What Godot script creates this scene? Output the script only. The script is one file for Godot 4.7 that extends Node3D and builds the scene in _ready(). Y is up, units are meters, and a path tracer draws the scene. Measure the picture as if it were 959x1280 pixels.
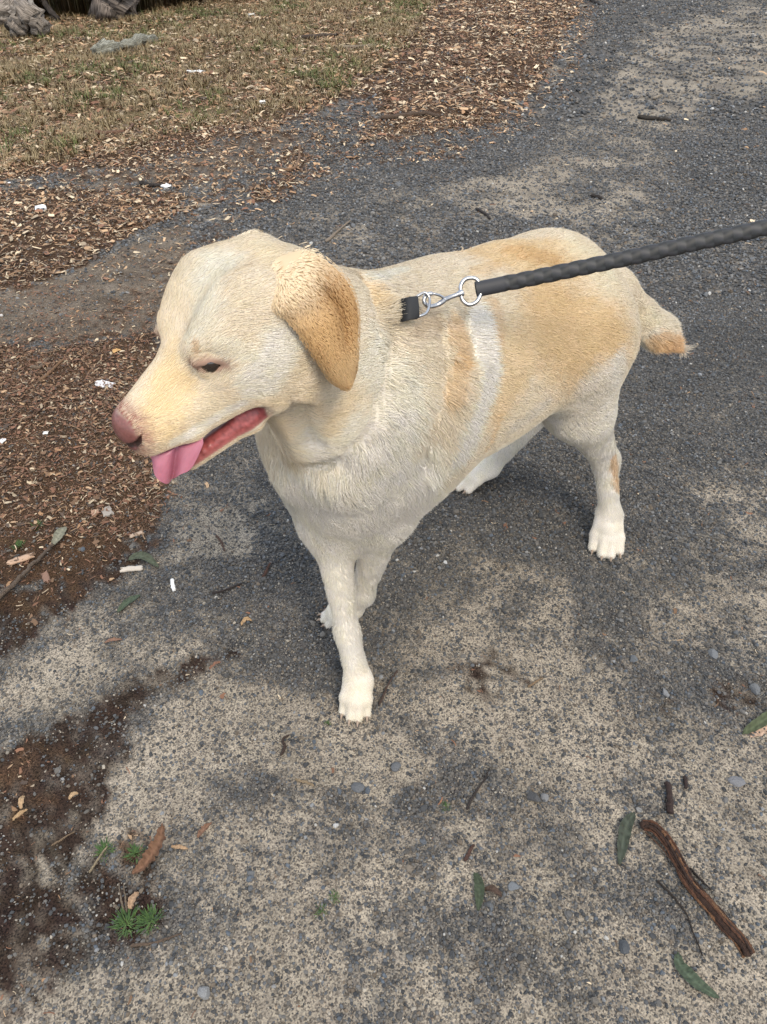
extends Node3D
# A yellow dog on a lead, standing on a gravel track beside a bank of leaf litter. Units are metres, y is up.

# ------------------------------------------------------------------ small helpers
var copies := 0
var rng := RandomNumberGenerator.new()
var taken := {}
var noise_a := FastNoiseLite.new()
var noise_b := FastNoiseLite.new()
var noise_c := FastNoiseLite.new()

func rnd(a := 0.0, b := 1.0) -> float:
	return rng.randf_range(a, b)

func srgb(r: float, g: float, b: float) -> Color:      # 0..255 display values to linear
	return Color(r / 255.0, g / 255.0, b / 255.0).srgb_to_linear()

func numbered(called: String) -> String:
	if not taken.has(called):
		taken[called] = 0
		return called
	taken[called] += 1
	return "%s_%03d" % [called, taken[called]]

func tag(o: Node, label: String, category: String, group := "") -> void:
	o.set_meta("label", label)
	o.set_meta("category", category)
	if group:
		o.set_meta("group", group)

func thing(called: String, label: String, category: String, at: Vector3, group := "") -> Node3D:
	var o := Node3D.new()
	o.name = numbered(called)
	add_child(o, true)
	o.position = at
	tag(o, label, category, group)
	return o

func part(called: String, mesh: Mesh, mat: Material, parent: Node3D) -> MeshInstance3D:
	var o := MeshInstance3D.new()
	o.name = called
	o.mesh = mesh
	if mat:
		o.material_override = mat
	parent.add_child(o, true)
	return o

func solo(called: String, label: String, category: String, mesh: Mesh, mat: Material, at: Vector3, group := "") -> MeshInstance3D:
	var o := MeshInstance3D.new()
	o.name = numbered(called)
	o.mesh = mesh
	o.material_override = mat
	add_child(o, true)
	o.position = at
	tag(o, label, category, group)
	return o

func paint(c: Color, rough := 0.8, metal := 0.0) -> StandardMaterial3D:   # c linear
	var m := StandardMaterial3D.new()
	m.albedo_color = c.linear_to_srgb()
	m.roughness = rough
	m.metallic = metal
	return m

func tinted(rough := 0.85) -> StandardMaterial3D:
	var m := StandardMaterial3D.new()
	m.vertex_color_use_as_albedo = true
	m.roughness = rough
	return m

func noise_tex(kind: int, freq: float, size: int, lo: Color, mid: Color, hi: Color, oct := 3, sd := 1) -> NoiseTexture2D:
	var n := FastNoiseLite.new()
	n.noise_type = kind
	n.frequency = freq
	n.fractal_octaves = oct
	n.seed = sd
	if kind == FastNoiseLite.TYPE_CELLULAR:
		n.cellular_return_type = FastNoiseLite.RETURN_CELL_VALUE
		n.fractal_type = FastNoiseLite.FRACTAL_NONE
	var g := Gradient.new()
	g.offsets = PackedFloat32Array([0.0, 0.5, 1.0])
	g.colors = PackedColorArray([lo, mid, hi])
	var t := NoiseTexture2D.new()
	t.width = size
	t.height = size
	t.seamless = true
	t.noise = n
	t.color_ramp = g
	t.normalize = true
	return t

func frame(dir: Vector3, hint := Vector3.UP) -> Basis:   # y along dir, z as near hint as can be
	var y := dir.normalized()
	var z := hint - y * hint.dot(y)
	if z.length() < 1e-4:
		z = Vector3.RIGHT - y * y.x
	z = z.normalized()
	return Basis(y.cross(z), y, z)

func smooth_path(pts: PackedVector3Array, per := 6) -> PackedVector3Array:
	var out := PackedVector3Array()
	for i in pts.size() - 1:
		var p0 := pts[maxi(i - 1, 0)]
		var p1 := pts[i]
		var p2 := pts[i + 1]
		var p3 := pts[mini(i + 2, pts.size() - 1)]
		for k in per:
			out.append(p1.cubic_interpolate(p2, p0, p3, float(k) / per))
	out.append(pts[pts.size() - 1])
	return out

func mesh_of(v: PackedVector3Array, n: PackedVector3Array, c: PackedColorArray, uv: PackedVector2Array, idx: PackedInt32Array) -> ArrayMesh:
	var a := []
	a.resize(Mesh.ARRAY_MAX)
	a[Mesh.ARRAY_VERTEX] = v
	a[Mesh.ARRAY_NORMAL] = n
	if c.size():
		a[Mesh.ARRAY_COLOR] = c
	if uv.size():
		a[Mesh.ARRAY_TEX_UV] = uv
	a[Mesh.ARRAY_INDEX] = idx
	var m := ArrayMesh.new()
	m.add_surface_from_arrays(Mesh.PRIMITIVE_TRIANGLES, a)
	return m

func sheet(rows: int, cols: int, v: PackedVector3Array, c := PackedColorArray(), wrap := false) -> ArrayMesh:   # a grid of points with smooth normals
	var n := PackedVector3Array()
	n.resize(v.size())
	var idx := PackedInt32Array()
	var last := cols if wrap else cols - 1
	for i in rows - 1:
		for j in last:
			var a := i * cols + j
			var b := i * cols + (j + 1) % cols
			var d := a + cols
			var e := b + cols
			var f1 := (v[b] - v[a]).cross(v[d] - v[a])
			var f2 := (v[e] - v[b]).cross(v[d] - v[b])
			n[a] += f1
			n[b] += f1 + f2
			n[d] += f1 + f2
			n[e] += f2
			idx.append_array([a, d, b, b, d, e])
	var uv := PackedVector2Array()
	uv.resize(v.size())
	var run := 0.0
	for i in rows:
		if i:
			run += v[i * cols].distance_to(v[(i - 1) * cols])
		for j in cols:
			uv[i * cols + j] = Vector2(float(j) / cols, run)
	for i in n.size():
		n[i] = n[i].normalized()
	return mesh_of(v, n, c, uv, idx)

func tube(pts: PackedVector3Array, radii: PackedFloat32Array, sides := 10, rough := 0.0, flat := 1.0, closed := false, caps := true) -> ArrayMesh:
	# a round rod along pts; rough wobbles its surface; flat squashes it upright
	var v := PackedVector3Array()
	var n := pts.size()
	for i in n:
		var a := pts[(i - 1 + n) % n] if closed else pts[maxi(i - 1, 0)]
		var b := pts[(i + 1) % n] if closed else pts[mini(i + 1, n - 1)]
		var f := frame(b - a)
		var r := radii[i * (radii.size() - 1) / maxi(n - 1, 1)] if radii.size() < n else radii[i]
		if caps and not closed and (i == 0 or i == n - 1):
			r *= 0.72
		for j in sides:
			var t := TAU * j / sides
			var rr := r
			if rough > 0.0:
				rr *= 1.0 + rough * (noise_c.get_noise_3d(cos(t) * 60.0 + pts[i].x * 300.0, sin(t) * 60.0 + pts[i].y * 300.0, pts[i].z * 300.0))
			v.append(pts[i] + f.x * cos(t) * rr + f.z * sin(t) * rr * flat)
	var rows := n
	if closed:
		for j in sides:
			v.append(v[j])
		rows += 1
	elif caps:
		var w := PackedVector3Array()
		for j in sides:
			w.append(pts[0] + (pts[0] - pts[1]).normalized() * radii[0] * 0.3)
		w.append_array(v)
		for j in sides:
			w.append(pts[n - 1] + (pts[n - 1] - pts[n - 2]).normalized() * radii[radii.size() - 1] * 0.3)
		v = w
		rows += 2
	return sheet(rows, sides, v, PackedColorArray(), true)

func rock_mesh(sd: int, flat := 0.7, detail := 1) -> ArrayMesh:   # an angular crushed stone of radius 1
	var r := RandomNumberGenerator.new()
	r.seed = sd
	var rings := 4 + detail * 2
	var segs := 6 + detail * 3
	var cuts: Array[Plane] = []
	for i in 9:
		var d := Vector3(r.randf_range(-1, 1), r.randf_range(-1, 1), r.randf_range(-1, 1)).normalized()
		cuts.append(Plane(d, r.randf_range(0.45, 0.78)))
	var v := PackedVector3Array()
	for i in rings + 1:
		for j in segs:
			var th := PI * i / rings
			var ph := TAU * (j + (0.5 if i % 2 else 0.0)) / segs
			var p := Vector3(sin(th) * cos(ph), cos(th), sin(th) * sin(ph))
			for c in cuts:
				var o := p.dot(c.normal) - c.d
				if o > 0.0:
					p -= c.normal * o
			v.append(Vector3(p.x, p.y * flat, p.z * r.randf_range(0.98, 1.02)))
	var st := SurfaceTool.new()
	st.begin(Mesh.PRIMITIVE_TRIANGLES)
	st.set_smooth_group(-1)
	for i in rings:
		for j in segs:
			var a := v[i * segs + j]
			var b := v[i * segs + (j + 1) % segs]
			var c := v[(i + 1) * segs + j]
			var d := v[(i + 1) * segs + (j + 1) % segs]
			for t in [[a, b, c], [b, d, c]]:
				if (t[1] - t[0]).cross(t[2] - t[0]).length() > 1e-7:
					for p in t:
						st.add_vertex(p)
	st.generate_normals()
	return st.commit()

func scatter(called: String, label: String, category: String, mesh: Mesh, mat: Material, where: Array, tint: PackedColorArray, parent: Node3D = self) -> void:
	if where.is_empty():
		return
	copies += where.size()
	var mm := MultiMesh.new()
	mm.transform_format = MultiMesh.TRANSFORM_3D
	mm.use_colors = true
	mm.mesh = mesh
	mm.instance_count = where.size()
	for i in where.size():
		mm.set_instance_transform(i, where[i])
		mm.set_instance_color(i, tint[i])
	var o := MultiMeshInstance3D.new()
	o.multimesh = mm
	o.material_override = mat
	o.set_meta("kind", "stuff")
	if parent == self:
		o.name = numbered(called)
		tag(o, label, category)
	else:
		o.name = called
	parent.add_child(o, true)

# ------------------------------------------------------------------ the ground: what lies where
const GX := 200
const GZ := 210
var cover := {}              # class name -> PackedFloat32Array over the fine grid and the coarse grid

func grid_point(i: int, j: int, far: bool) -> Vector2:
	if far:
		return Vector2(-9.0 + 18.0 * i / (GX - 1), 0.8 - 14.0 * j / (GZ - 1))
	return Vector2(-1.6 + 3.2 * i / (GX - 1), 0.4 - 3.3 * j / (GZ - 1))

func lay(cls: String, amount: float, wobble: float, outline: PackedVector2Array) -> void:
	# raises the share of one ground cover inside an outline (x, z), its edge frayed by noise
	if not cover.has(cls):
		var blank := PackedFloat32Array()
		blank.resize(GX * GZ * 2)
		cover[cls] = blank
	var f: PackedFloat32Array = cover[cls]
	var lo := Vector2(1e9, 1e9)
	var hi := -lo
	for p in outline:
		lo = lo.min(p)
		hi = hi.max(p)
	lo -= Vector2(0.3, 0.3)
	hi += Vector2(0.3, 0.3)
	for far in 2:
		for j in GZ:
			for i in GX:
				var p := grid_point(i, j, far == 1)
				if p.x < lo.x or p.y < lo.y or p.x > hi.x or p.y > hi.y:
					continue
				var s := wobble * (1.0 if far == 0 else 1.6)
				var hit := 0.0
				for k in 6:
					var w := 18.0 + 60.0 * k
					var q := p + Vector2(noise_a.get_noise_3d(p.x * w, p.y * w, 7.0 + k), noise_a.get_noise_3d(p.x * w, p.y * w, 91.0 + k)) * s * (1.6 if k % 2 else 0.9)
					if Geometry2D.is_point_in_polygon(q, outline):
						hit += 0.16667
				var at := far * GX * GZ + j * GX + i
				f[at] = maxf(f[at], amount * hit)
	cover[cls] = f

func share(cls: String, x: float, z: float) -> float:
	var f: PackedFloat32Array = cover[cls]
	var off := 0
	var u := (x + 1.6) / 3.2 * (GX - 1)
	var v := (0.4 - z) / 3.3 * (GZ - 1)
	if u < 0 or v < 0 or u > GX - 2 or v > GZ - 2:
		off = GX * GZ
		u = clampf((x + 9.0) / 18.0 * (GX - 1), 0.0, GX - 2.0)
		v = clampf((0.8 - z) / 14.0 * (GZ - 1), 0.0, GZ - 2.0)
	var i := int(u)
	var j := int(v)
	u -= i
	v -= j
	var a := off + j * GX + i
	return lerpf(lerpf(f[a], f[a + 1], u), lerpf(f[a + GX], f[a + GX + 1], u), v)

func frayed(cls: String, x: float, z: float) -> float:      # the same share with a torn, crumbly edge
	var k := share(cls, x, z)
	if k < 0.02 or k > 0.98:
		return k
	return smoothstep(0.28, 0.72, k + (patch(x, z, 0.06, 61.0) - 0.5) * 0.75 + (patch(x, z, 0.017, 62.0) - 0.5) * 0.55)

func patch(x: float, z: float, size: float, sd: float) -> float:   # 0..1 cloudy noise with patches of that size
	return clampf(0.5 + 0.9 * noise_a.get_noise_3d(x * 10.0 / size, z * 10.0 / size, sd), 0.0, 1.0)

func height(x: float, z: float) -> float:
	var h := 0.010 * noise_a.get_noise_3d(x * 12.0, z * 12.0, 3.0) + 0.004 * noise_a.get_noise_3d(x * 60.0, z * 60.0, 5.0)
	var d := Vector2(x, z).length()
	h *= clampf(0.6 + d * 0.25, 0.6, 2.0)
	var bank := clampf((-z - 8.2 - 0.35 * x) / 6.0, 0.0, 1.0) * clampf((-x + 2.2) / 3.0, 0.0, 1.0)
	return h - 0.003 + 0.22 * bank * bank

func sandiness(x: float, z: float) -> float:
	var base := 0.29 + 0.12 * clampf((z + 1.0) / 0.5, -1.0, 1.0)
	var s := base + (patch(x, z, 0.32, 11.0) - 0.5) * 0.72 + (patch(x, z, 0.09, 12.0) - 0.5) * 0.45 + (patch(x, z, 0.03, 13.0) - 0.5) * 0.5
	s += share("sand", x, z) - share("stones", x, z)
	return clampf(s, 0.0, 1.0)

func ground_point(x: float, z: float) -> Vector3:
	return Vector3(x, height(x, z), z)

func build_ground() -> void:
	lay("litter", 1.0, .05, PackedVector2Array([Vector2(2.250, -9.995), Vector2(1.248, -6.084), Vector2(0.876, -4.919), Vector2(0.578, -4.157), Vector2(0.002, -3.813), Vector2(-0.069, -3.972), Vector2(-0.007, -4.554), Vector2(-0.136, -4.767), Vector2(-0.597, -4.014), Vector2(-0.861, -3.813), Vector2(-1.040, -3.513), Vector2(-1.372, -3.425), Vector2(-1.613, -3.229), Vector2(-1.781, -3.151), Vector2(-8.000, -3.200), Vector2(-8.000, -13.000), Vector2(2.200, -13.000)]))
	lay("litter", 1.0, .05, PackedVector2Array([Vector2(-2.449, -2.952), Vector2(-1.411, -3.229), Vector2(-1.060, -3.170), Vector2(-0.798, -3.104), Vector2(-0.737, -2.952), Vector2(-0.955, -2.650), Vector2(-1.010, -2.443), Vector2(-1.104, -2.318), Vector2(-1.228, -2.230), Vector2(-1.847, -1.992)]))
	lay("litter", 1.0, .04, PackedVector2Array([Vector2(-1.773, -1.874), Vector2(-1.103, -1.906), Vector2(-0.950, -1.861), Vector2(-0.831, -1.920), Vector2(-0.684, -1.982), Vector2(-0.570, -1.725), Vector2(-0.649, -1.572), Vector2(-0.529, -1.358), Vector2(-0.473, -1.230), Vector2(-0.485, -1.127), Vector2(-0.527, -1.034), Vector2(-0.597, -1.001), Vector2(-0.684, -0.980), Vector2(-0.738, -0.959), Vector2(-1.168, -0.909)]))
	lay("litter", .85, .04, PackedVector2Array([Vector2(-0.524, -3.132), Vector2(-0.489, -3.570), Vector2(-0.361, -3.945), Vector2(-0.297, -3.570), Vector2(-0.347, -3.170), Vector2(-0.454, -2.952)]))
	lay("litter", .5, .04, PackedVector2Array([Vector2(-0.665, -0.578), Vector2(-0.533, -0.626), Vector2(-0.458, -0.585), Vector2(-0.498, -0.521), Vector2(-0.551, -0.474), Vector2(-0.615, -0.462)]))
	lay("litter", .5, .04, PackedVector2Array([Vector2(-0.383, -0.491), Vector2(-0.309, -0.497), Vector2(-0.301, -0.434), Vector2(-0.378, -0.429)]))
	lay("grass", .9, .10, PackedVector2Array([Vector2(0.709, -9.995), Vector2(0.116, -6.084), Vector2(-0.234, -4.919), Vector2(-0.624, -4.232), Vector2(-0.997, -4.014), Vector2(-1.342, -3.689), Vector2(-1.681, -3.403), Vector2(-1.868, -3.350), Vector2(-8.000, -3.400), Vector2(-8.000, -13.000), Vector2(1.400, -13.000)]))
	lay("dirt", 1.0, .05, PackedVector2Array([Vector2(-1.971, -2.190), Vector2(-1.228, -2.230), Vector2(-1.006, -2.430), Vector2(-0.727, -2.901), Vector2(-0.681, -2.510), Vector2(-0.685, -2.146), Vector2(-0.680, -1.967), Vector2(-0.854, -1.920), Vector2(-1.100, -1.897), Vector2(-1.759, -1.852)]))
	lay("litter", .42, .12, PackedVector2Array([Vector2(2.558, -9.995), Vector2(1.288, -5.566), Vector2(0.783, -4.157), Vector2(0.329, -3.570), Vector2(-0.106, -3.513), Vector2(-0.266, -3.199), Vector2(-0.515, -3.058), Vector2(-0.748, -2.927), Vector2(-1.101, -3.199), Vector2(-1.425, -3.268), Vector2(-1.583, -3.151), Vector2(-1.761, -3.104), Vector2(-4.000, -3.000), Vector2(-4.000, -9.000), Vector2(2.000, -9.000)]))
	lay("litter", .38, .08, PackedVector2Array([Vector2(-1.329, -1.897), Vector2(-0.899, -1.992), Vector2(-0.694, -2.650), Vector2(-0.579, -3.058), Vector2(-0.470, -2.952), Vector2(-0.600, -2.443), Vector2(-0.548, -1.725), Vector2(-0.436, -1.177), Vector2(-0.447, -1.034), Vector2(-0.539, -0.909), Vector2(-0.689, -0.833), Vector2(-0.825, -0.816)]))
	lay("dirt", .85, .07, PackedVector2Array([Vector2(-1.375, -3.436), Vector2(-1.040, -3.513), Vector2(-0.842, -3.813), Vector2(-0.597, -4.014), Vector2(-0.313, -3.945), Vector2(-0.544, -3.570), Vector2(-0.758, -3.151), Vector2(-1.065, -3.190), Vector2(-1.418, -3.248)]))
	lay("soil", .9, .03, PackedVector2Array([Vector2(-1.002, -0.880), Vector2(-0.738, -0.959), Vector2(-0.594, -0.990), Vector2(-0.479, -1.103), Vector2(-0.474, -1.216), Vector2(-0.453, -1.177), Vector2(-0.471, -1.034), Vector2(-0.573, -0.924), Vector2(-0.632, -0.833), Vector2(-0.669, -0.781), Vector2(-0.930, -0.748)]))
	lay("soil", 1.0, .025, PackedVector2Array([Vector2(-0.845, -0.592), Vector2(-0.607, -0.619), Vector2(-0.545, -0.662), Vector2(-0.492, -0.700), Vector2(-0.415, -0.767), Vector2(-0.374, -0.740), Vector2(-0.424, -0.670), Vector2(-0.391, -0.626), Vector2(-0.414, -0.572), Vector2(-0.405, -0.509), Vector2(-0.426, -0.479), Vector2(-0.467, -0.429), Vector2(-0.525, -0.408), Vector2(-0.733, -0.387)]))
	lay("soil", .7, .02, PackedVector2Array([Vector2(-0.451, -0.748), Vector2(-0.338, -0.798), Vector2(-0.244, -0.833), Vector2(-0.328, -0.748), Vector2(-0.425, -0.700)]))
	lay("soil", .7, .03, PackedVector2Array([Vector2(-0.419, -0.367), Vector2(-0.419, -0.462), Vector2(-0.322, -0.479), Vector2(-0.284, -0.397), Vector2(-0.292, -0.343), Vector2(-0.358, -0.320), Vector2(-0.389, -0.288), Vector2(-0.426, -0.250), Vector2(-0.462, -0.242), Vector2(-0.461, -0.293)]))
	lay("soil", .5, .02, PackedVector2Array([Vector2(0.112, -0.781), Vector2(0.199, -0.807), Vector2(0.247, -0.748), Vector2(0.187, -0.700), Vector2(0.122, -0.716)]))
	lay("soil", .6, .015, PackedVector2Array([Vector2(0.447, -0.703), Vector2(0.481, -0.712), Vector2(0.481, -0.682), Vector2(0.453, -0.674)]))
	lay("soil", .5, .02, PackedVector2Array([Vector2(0.543, -0.731), Vector2(0.636, -0.764), Vector2(0.638, -0.700), Vector2(0.549, -0.670)]))
	lay("sand", .62, .03, PackedVector2Array([Vector2(-0.425, -0.578), Vector2(-0.389, -0.662), Vector2(-0.325, -0.731), Vector2(-0.205, -0.748), Vector2(0.001, -0.662), Vector2(0.075, -0.585), Vector2(0.001, -0.533), Vector2(-0.222, -0.585), Vector2(-0.263, -0.533), Vector2(-0.321, -0.474), Vector2(-0.390, -0.474)]))
	lay("sand", .55, .03, PackedVector2Array([Vector2(-0.682, -0.677), Vector2(-0.641, -0.781), Vector2(-0.574, -0.833), Vector2(-0.482, -0.784), Vector2(-0.492, -0.723), Vector2(-0.577, -0.677)]))
	lay("sand", .48, .03, PackedVector2Array([Vector2(-0.561, -0.338), Vector2(-0.446, -0.367), Vector2(-0.391, -0.293), Vector2(-0.229, -0.343), Vector2(-0.159, -0.367), Vector2(-0.057, -0.234), Vector2(-0.516, -0.234)]))
	lay("sand", .5, .02, PackedVector2Array([Vector2(-0.476, -1.165), Vector2(-0.253, -1.152), Vector2(-0.258, -1.056), Vector2(-0.425, -1.045)]))
	lay("sand", .3, .05, PackedVector2Array([Vector2(0.001, -0.700), Vector2(0.317, -0.833), Vector2(0.625, -0.599), Vector2(0.589, -0.509), Vector2(0.264, -0.533)]))
	lay("sand", .2, .05, PackedVector2Array([Vector2(-0.071, -0.533), Vector2(0.336, -0.533), Vector2(0.303, -0.387), Vector2(-0.064, -0.377)]))
	lay("sand", .34, .04, PackedVector2Array([Vector2(0.348, -0.315), Vector2(0.532, -0.367), Vector2(0.478, -0.234), Vector2(0.306, -0.234)]))
	lay("sand", .36, .06, PackedVector2Array([Vector2(1.470, -5.335), Vector2(1.971, -6.691), Vector2(4.317, -9.358), Vector2(2.342, -4.641), Vector2(1.641, -4.554), Vector2(1.094, -3.570), Vector2(1.029, -2.803), Vector2(0.681, -2.885), Vector2(0.254, -2.969), Vector2(0.205, -3.248), Vector2(0.570, -3.458), Vector2(1.154, -4.554)]))
	lay("sand", .12, .05, PackedVector2Array([Vector2(0.454, -1.056), Vector2(0.721, -1.177), Vector2(0.858, -1.177), Vector2(0.783, -0.990), Vector2(0.456, -0.816)]))
	lay("stones", .35, .05, PackedVector2Array([Vector2(0.833, -2.379), Vector2(1.385, -3.570), Vector2(1.923, -4.730), Vector2(3.139, -5.335), Vector2(1.298, -1.285), Vector2(0.757, -1.285), Vector2(0.608, -1.404)]))
	lay("stones", .30, .05, PackedVector2Array([Vector2(0.033, -1.034), Vector2(0.147, -1.314), Vector2(0.442, -1.537), Vector2(0.464, -1.177), Vector2(0.357, -1.056)]))
	lay("stones", .25, .05, PackedVector2Array([Vector2(-0.301, -1.127), Vector2(-0.171, -1.177), Vector2(-0.074, -0.909), Vector2(-0.108, -0.731), Vector2(-0.211, -0.798)]))
	lay("stones", .35, .06, PackedVector2Array([Vector2(0.002, -3.813), Vector2(0.578, -4.157), Vector2(1.077, -5.120), Vector2(2.084, -8.284), Vector2(2.530, -8.284), Vector2(1.154, -4.554), Vector2(0.570, -3.458), Vector2(0.137, -3.248), Vector2(-0.188, -2.969), Vector2(-0.709, -2.885), Vector2(-0.820, -3.689), Vector2(-0.597, -4.014)]))
	lay("stones", .30, .04, PackedVector2Array([Vector2(-1.085, -3.403), Vector2(-0.597, -4.014), Vector2(-0.043, -4.730), Vector2(-0.037, -3.878), Vector2(-0.600, -3.199)]))
	lay("stones", .18, .04, PackedVector2Array([Vector2(0.188, -0.338), Vector2(0.333, -0.338), Vector2(0.295, -0.267), Vector2(0.197, -0.267)]))
	lay("soil", .8, .03, PackedVector2Array([Vector2(-0.584, -0.392), Vector2(-0.467, -0.431), Vector2(-0.394, -0.377), Vector2(-0.401, -0.311), Vector2(-0.469, -0.263), Vector2(-0.528, -0.263)]))
	var xs := PackedFloat32Array()
	var zs := PackedFloat32Array()
	var step := 0.013
	var x := 0.0
	while x < 90.0:
		xs.append(x)
		x += step if x < 1.5 else maxf(step, (x - 1.5) * 0.13 + step)
	var full := PackedFloat32Array()
	for i in range(xs.size() - 1, 0, -1):
		full.append(-xs[i])
	full.append_array(xs)
	xs = full
	var z := 0.35
	while z > -90.0:
		zs.append(z)
		z -= step if z > -2.6 else maxf(step, (-2.6 - z) * 0.028 + step)
	var back := PackedFloat32Array()
	z = 0.35 + step
	while z < 30.0:
		back.append(z)
		z += maxf(step, (z - 0.35) * 0.3)
	back.reverse()
	back.append_array(zs)
	zs = back
	var v := PackedVector3Array()
	var c := PackedColorArray()
	var n := PackedVector3Array()
	var sand := Color(0.365, 0.317, 0.255)
	var dust := Color(0.150, 0.118, 0.090)
	var gravel := Color(0.118, 0.114, 0.110)
	var soil := Color(0.045, 0.030, 0.023)
	var mulch := Color(0.105, 0.062, 0.036)
	var turf := Color(0.17, 0.135, 0.065)
	for zz in zs:
		for xx in xs:
			var p := ground_point(xx, zz)
			v.append(p)
			var s := sandiness(xx, zz)
			var col := gravel.lerp(sand, smoothstep(0.0, 0.70, s))
			col = col.lerp(dust.lerp(sand, 0.35 * patch(xx, zz, 0.12, 27.0)), frayed("dirt", xx, zz) * 0.95)
			var k := frayed("soil", xx, zz)
			col = col.lerp(soil, clampf(k * 1.1 + (patch(xx, zz, 0.04, 21.0) - 0.6) * k, 0.0, 1.0))
			k = frayed("litter", xx, zz)
			col = col.lerp(mulch.lerp(soil, patch(xx, zz, 0.12, 22.0) * 0.5), k)
			k = frayed("grass", xx, zz)
			col = col.lerp(turf.lerp(mulch, patch(xx, zz, 0.5, 23.0)), k * 0.9)
			var m := 0.81 + 0.30 * (patch(xx, zz, 0.03, 24.0) - 0.5) + 0.25 * (patch(xx, zz, 0.2, 25.0) - 0.5)
			c.append(Color(col.r * m, col.g * m, col.b * m) * 1.35)
			var e := 0.012
			n.append(Vector3(height(xx - e, zz) - height(xx + e, zz), 2.0 * e, height(xx, zz - e) - height(xx, zz + e)).normalized())
	var w := xs.size()
	var idx := PackedInt32Array()
	for j in zs.size() - 1:
		for i in w - 1:
			var a := j * w + i
			idx.append_array([a, a + w, a + 1, a + 1, a + w, a + w + 1])
	var mat := tinted(0.95)
	mat.albedo_texture = noise_tex(FastNoiseLite.TYPE_CELLULAR, 0.16, 1024, Color(0.50, 0.50, 0.51), Color(0.86, 0.855, 0.85), Color(1.0, 0.99, 0.97), 1, 4)
	mat.uv1_triplanar = true
	mat.uv1_world_triplanar = true
	mat.uv1_scale = Vector3(3.1, 3.1, 3.1)
	mat.heightmap_enabled = true
	mat.heightmap_scale = 0.22
	mat.heightmap_texture = noise_tex(FastNoiseLite.TYPE_SIMPLEX, 0.07, 1024, Color.BLACK, Color(0.5, 0.5, 0.5), Color.WHITE, 4, 9)
	mat.metallic_specular = 0.25
	var o := MeshInstance3D.new()
	o.name = "ground"
	o.mesh = mesh_of(v, n, c, PackedVector2Array(), idx)
	o.material_override = mat
	o.set_meta("kind", "structure")
	o.set_meta("label", "flat track of grey gravel and pale sand with a litter covered bank")
	add_child(o, true)

# ------------------------------------------------------------------ loose stuff on the ground
func spot(d0: float, d1: float) -> Vector2:   # an even random place in a band of distances before the viewer
	while true:
		var d := sqrt(lerpf(d0 * d0, d1 * d1, rnd()))
		var d2 := lerpf(d0, d1, rnd())
		d = d2
		var half := 0.40 * d + 0.62
		var most := 0.40 * d1 + 0.62
		if rnd() * most <= half:
			return Vector2(rnd(-half, half), -d)
	return Vector2.ZERO

func build_gravel() -> void:
	var meshes: Array[ArrayMesh] = []
	for i in 5:
		meshes.append(rock_mesh(40 + i, 0.62 + 0.06 * i, 0))
	var where := [[], [], [], [], []]
	var tint := [PackedColorArray(), PackedColorArray(), PackedColorArray(), PackedColorArray(), PackedColorArray()]
	for band in [[0.05, 1.0, 66000, 0.0028, 1.0], [1.0, 2.2, 118000, 0.0031, 1.0], [2.2, 4.2, 110000, 0.0052, 0.9], [4.2, 9.0, 90000, 0.009, 0.8], [0.05, 1.6, 130000, 0.0016, 1.2]]:
		for t in band[2]:
			var p := spot(band[0], band[1])
			var keep := 1.0 - 0.93 * frayed("litter", p.x, p.y) - 0.75 * frayed("soil", p.x, p.y) - 0.88 * frayed("dirt", p.x, p.y) - share("grass", p.x, p.y)
			var s := sandiness(p.x, p.y)
			keep *= lerpf(1.0, 0.34, smoothstep(0.2, 0.85, s)) * band[4]
			if rnd() > keep:
				continue
			var r: float = band[3] * pow(rnd(), 1.4) * 0.95 + band[3] * 0.52
			if rnd() < 0.02:
				r *= 1.75
			var b := Basis.from_euler(Vector3(rnd(-0.5, 0.5), rnd(0, TAU), rnd(-0.5, 0.5))) * Basis.from_scale(Vector3(r * rnd(0.8, 1.25), r * rnd(0.75, 1.0), r * rnd(0.75, 1.15)))
			var sunk := lerpf(0.05, 0.42, s)
			var k := rng.randi() % 5
			where[k].append(Transform3D(b, Vector3(p.x, height(p.x, p.y) + r * (0.40 - sunk * 0.8), p.y)))
			var g := 0.050 + 0.105 * pow(rnd(), 1.8)
			var col := Color(g * 0.965, g * 1.0, g * 1.045)
			var die := rnd()
			if die < 0.07:
				col = Color(0.16, 0.125, 0.09) * rnd(0.6, 1.4)
			elif die < 0.10:
				col = Color(0.26, 0.265, 0.27) * rnd(0.7, 1.2)
			elif die < 0.103:
				col = Color(0.58, 0.56, 0.52)
				r *= 0.6
			elif die < 0.16:
				col = Color(0.11, 0.13, 0.155) * rnd(0.8, 1.3)
			if band[3] < 0.002 and rnd() < 0.42:
				col = Color(0.42, 0.37, 0.30) * rnd(0.45, 1.25)
			elif rnd() < 0.45:
				col = col.lerp(Color(0.30, 0.26, 0.21), rnd(0.1, 0.5))
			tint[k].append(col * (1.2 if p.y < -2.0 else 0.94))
	var mat := tinted(0.78)
	mat.albedo_texture = noise_tex(FastNoiseLite.TYPE_SIMPLEX, 0.05, 256, Color(0.6, 0.6, 0.6), Color(0.88, 0.88, 0.88), Color.WHITE, 4, 3)
	mat.uv1_triplanar = true
	mat.uv1_scale = Vector3(0.5, 0.5, 0.5)
	for k in 5:
		scatter("gravel", "crushed blue-grey gravel bedded in the sand of the track", "gravel", meshes[k], mat, where[k], tint[k])

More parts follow.
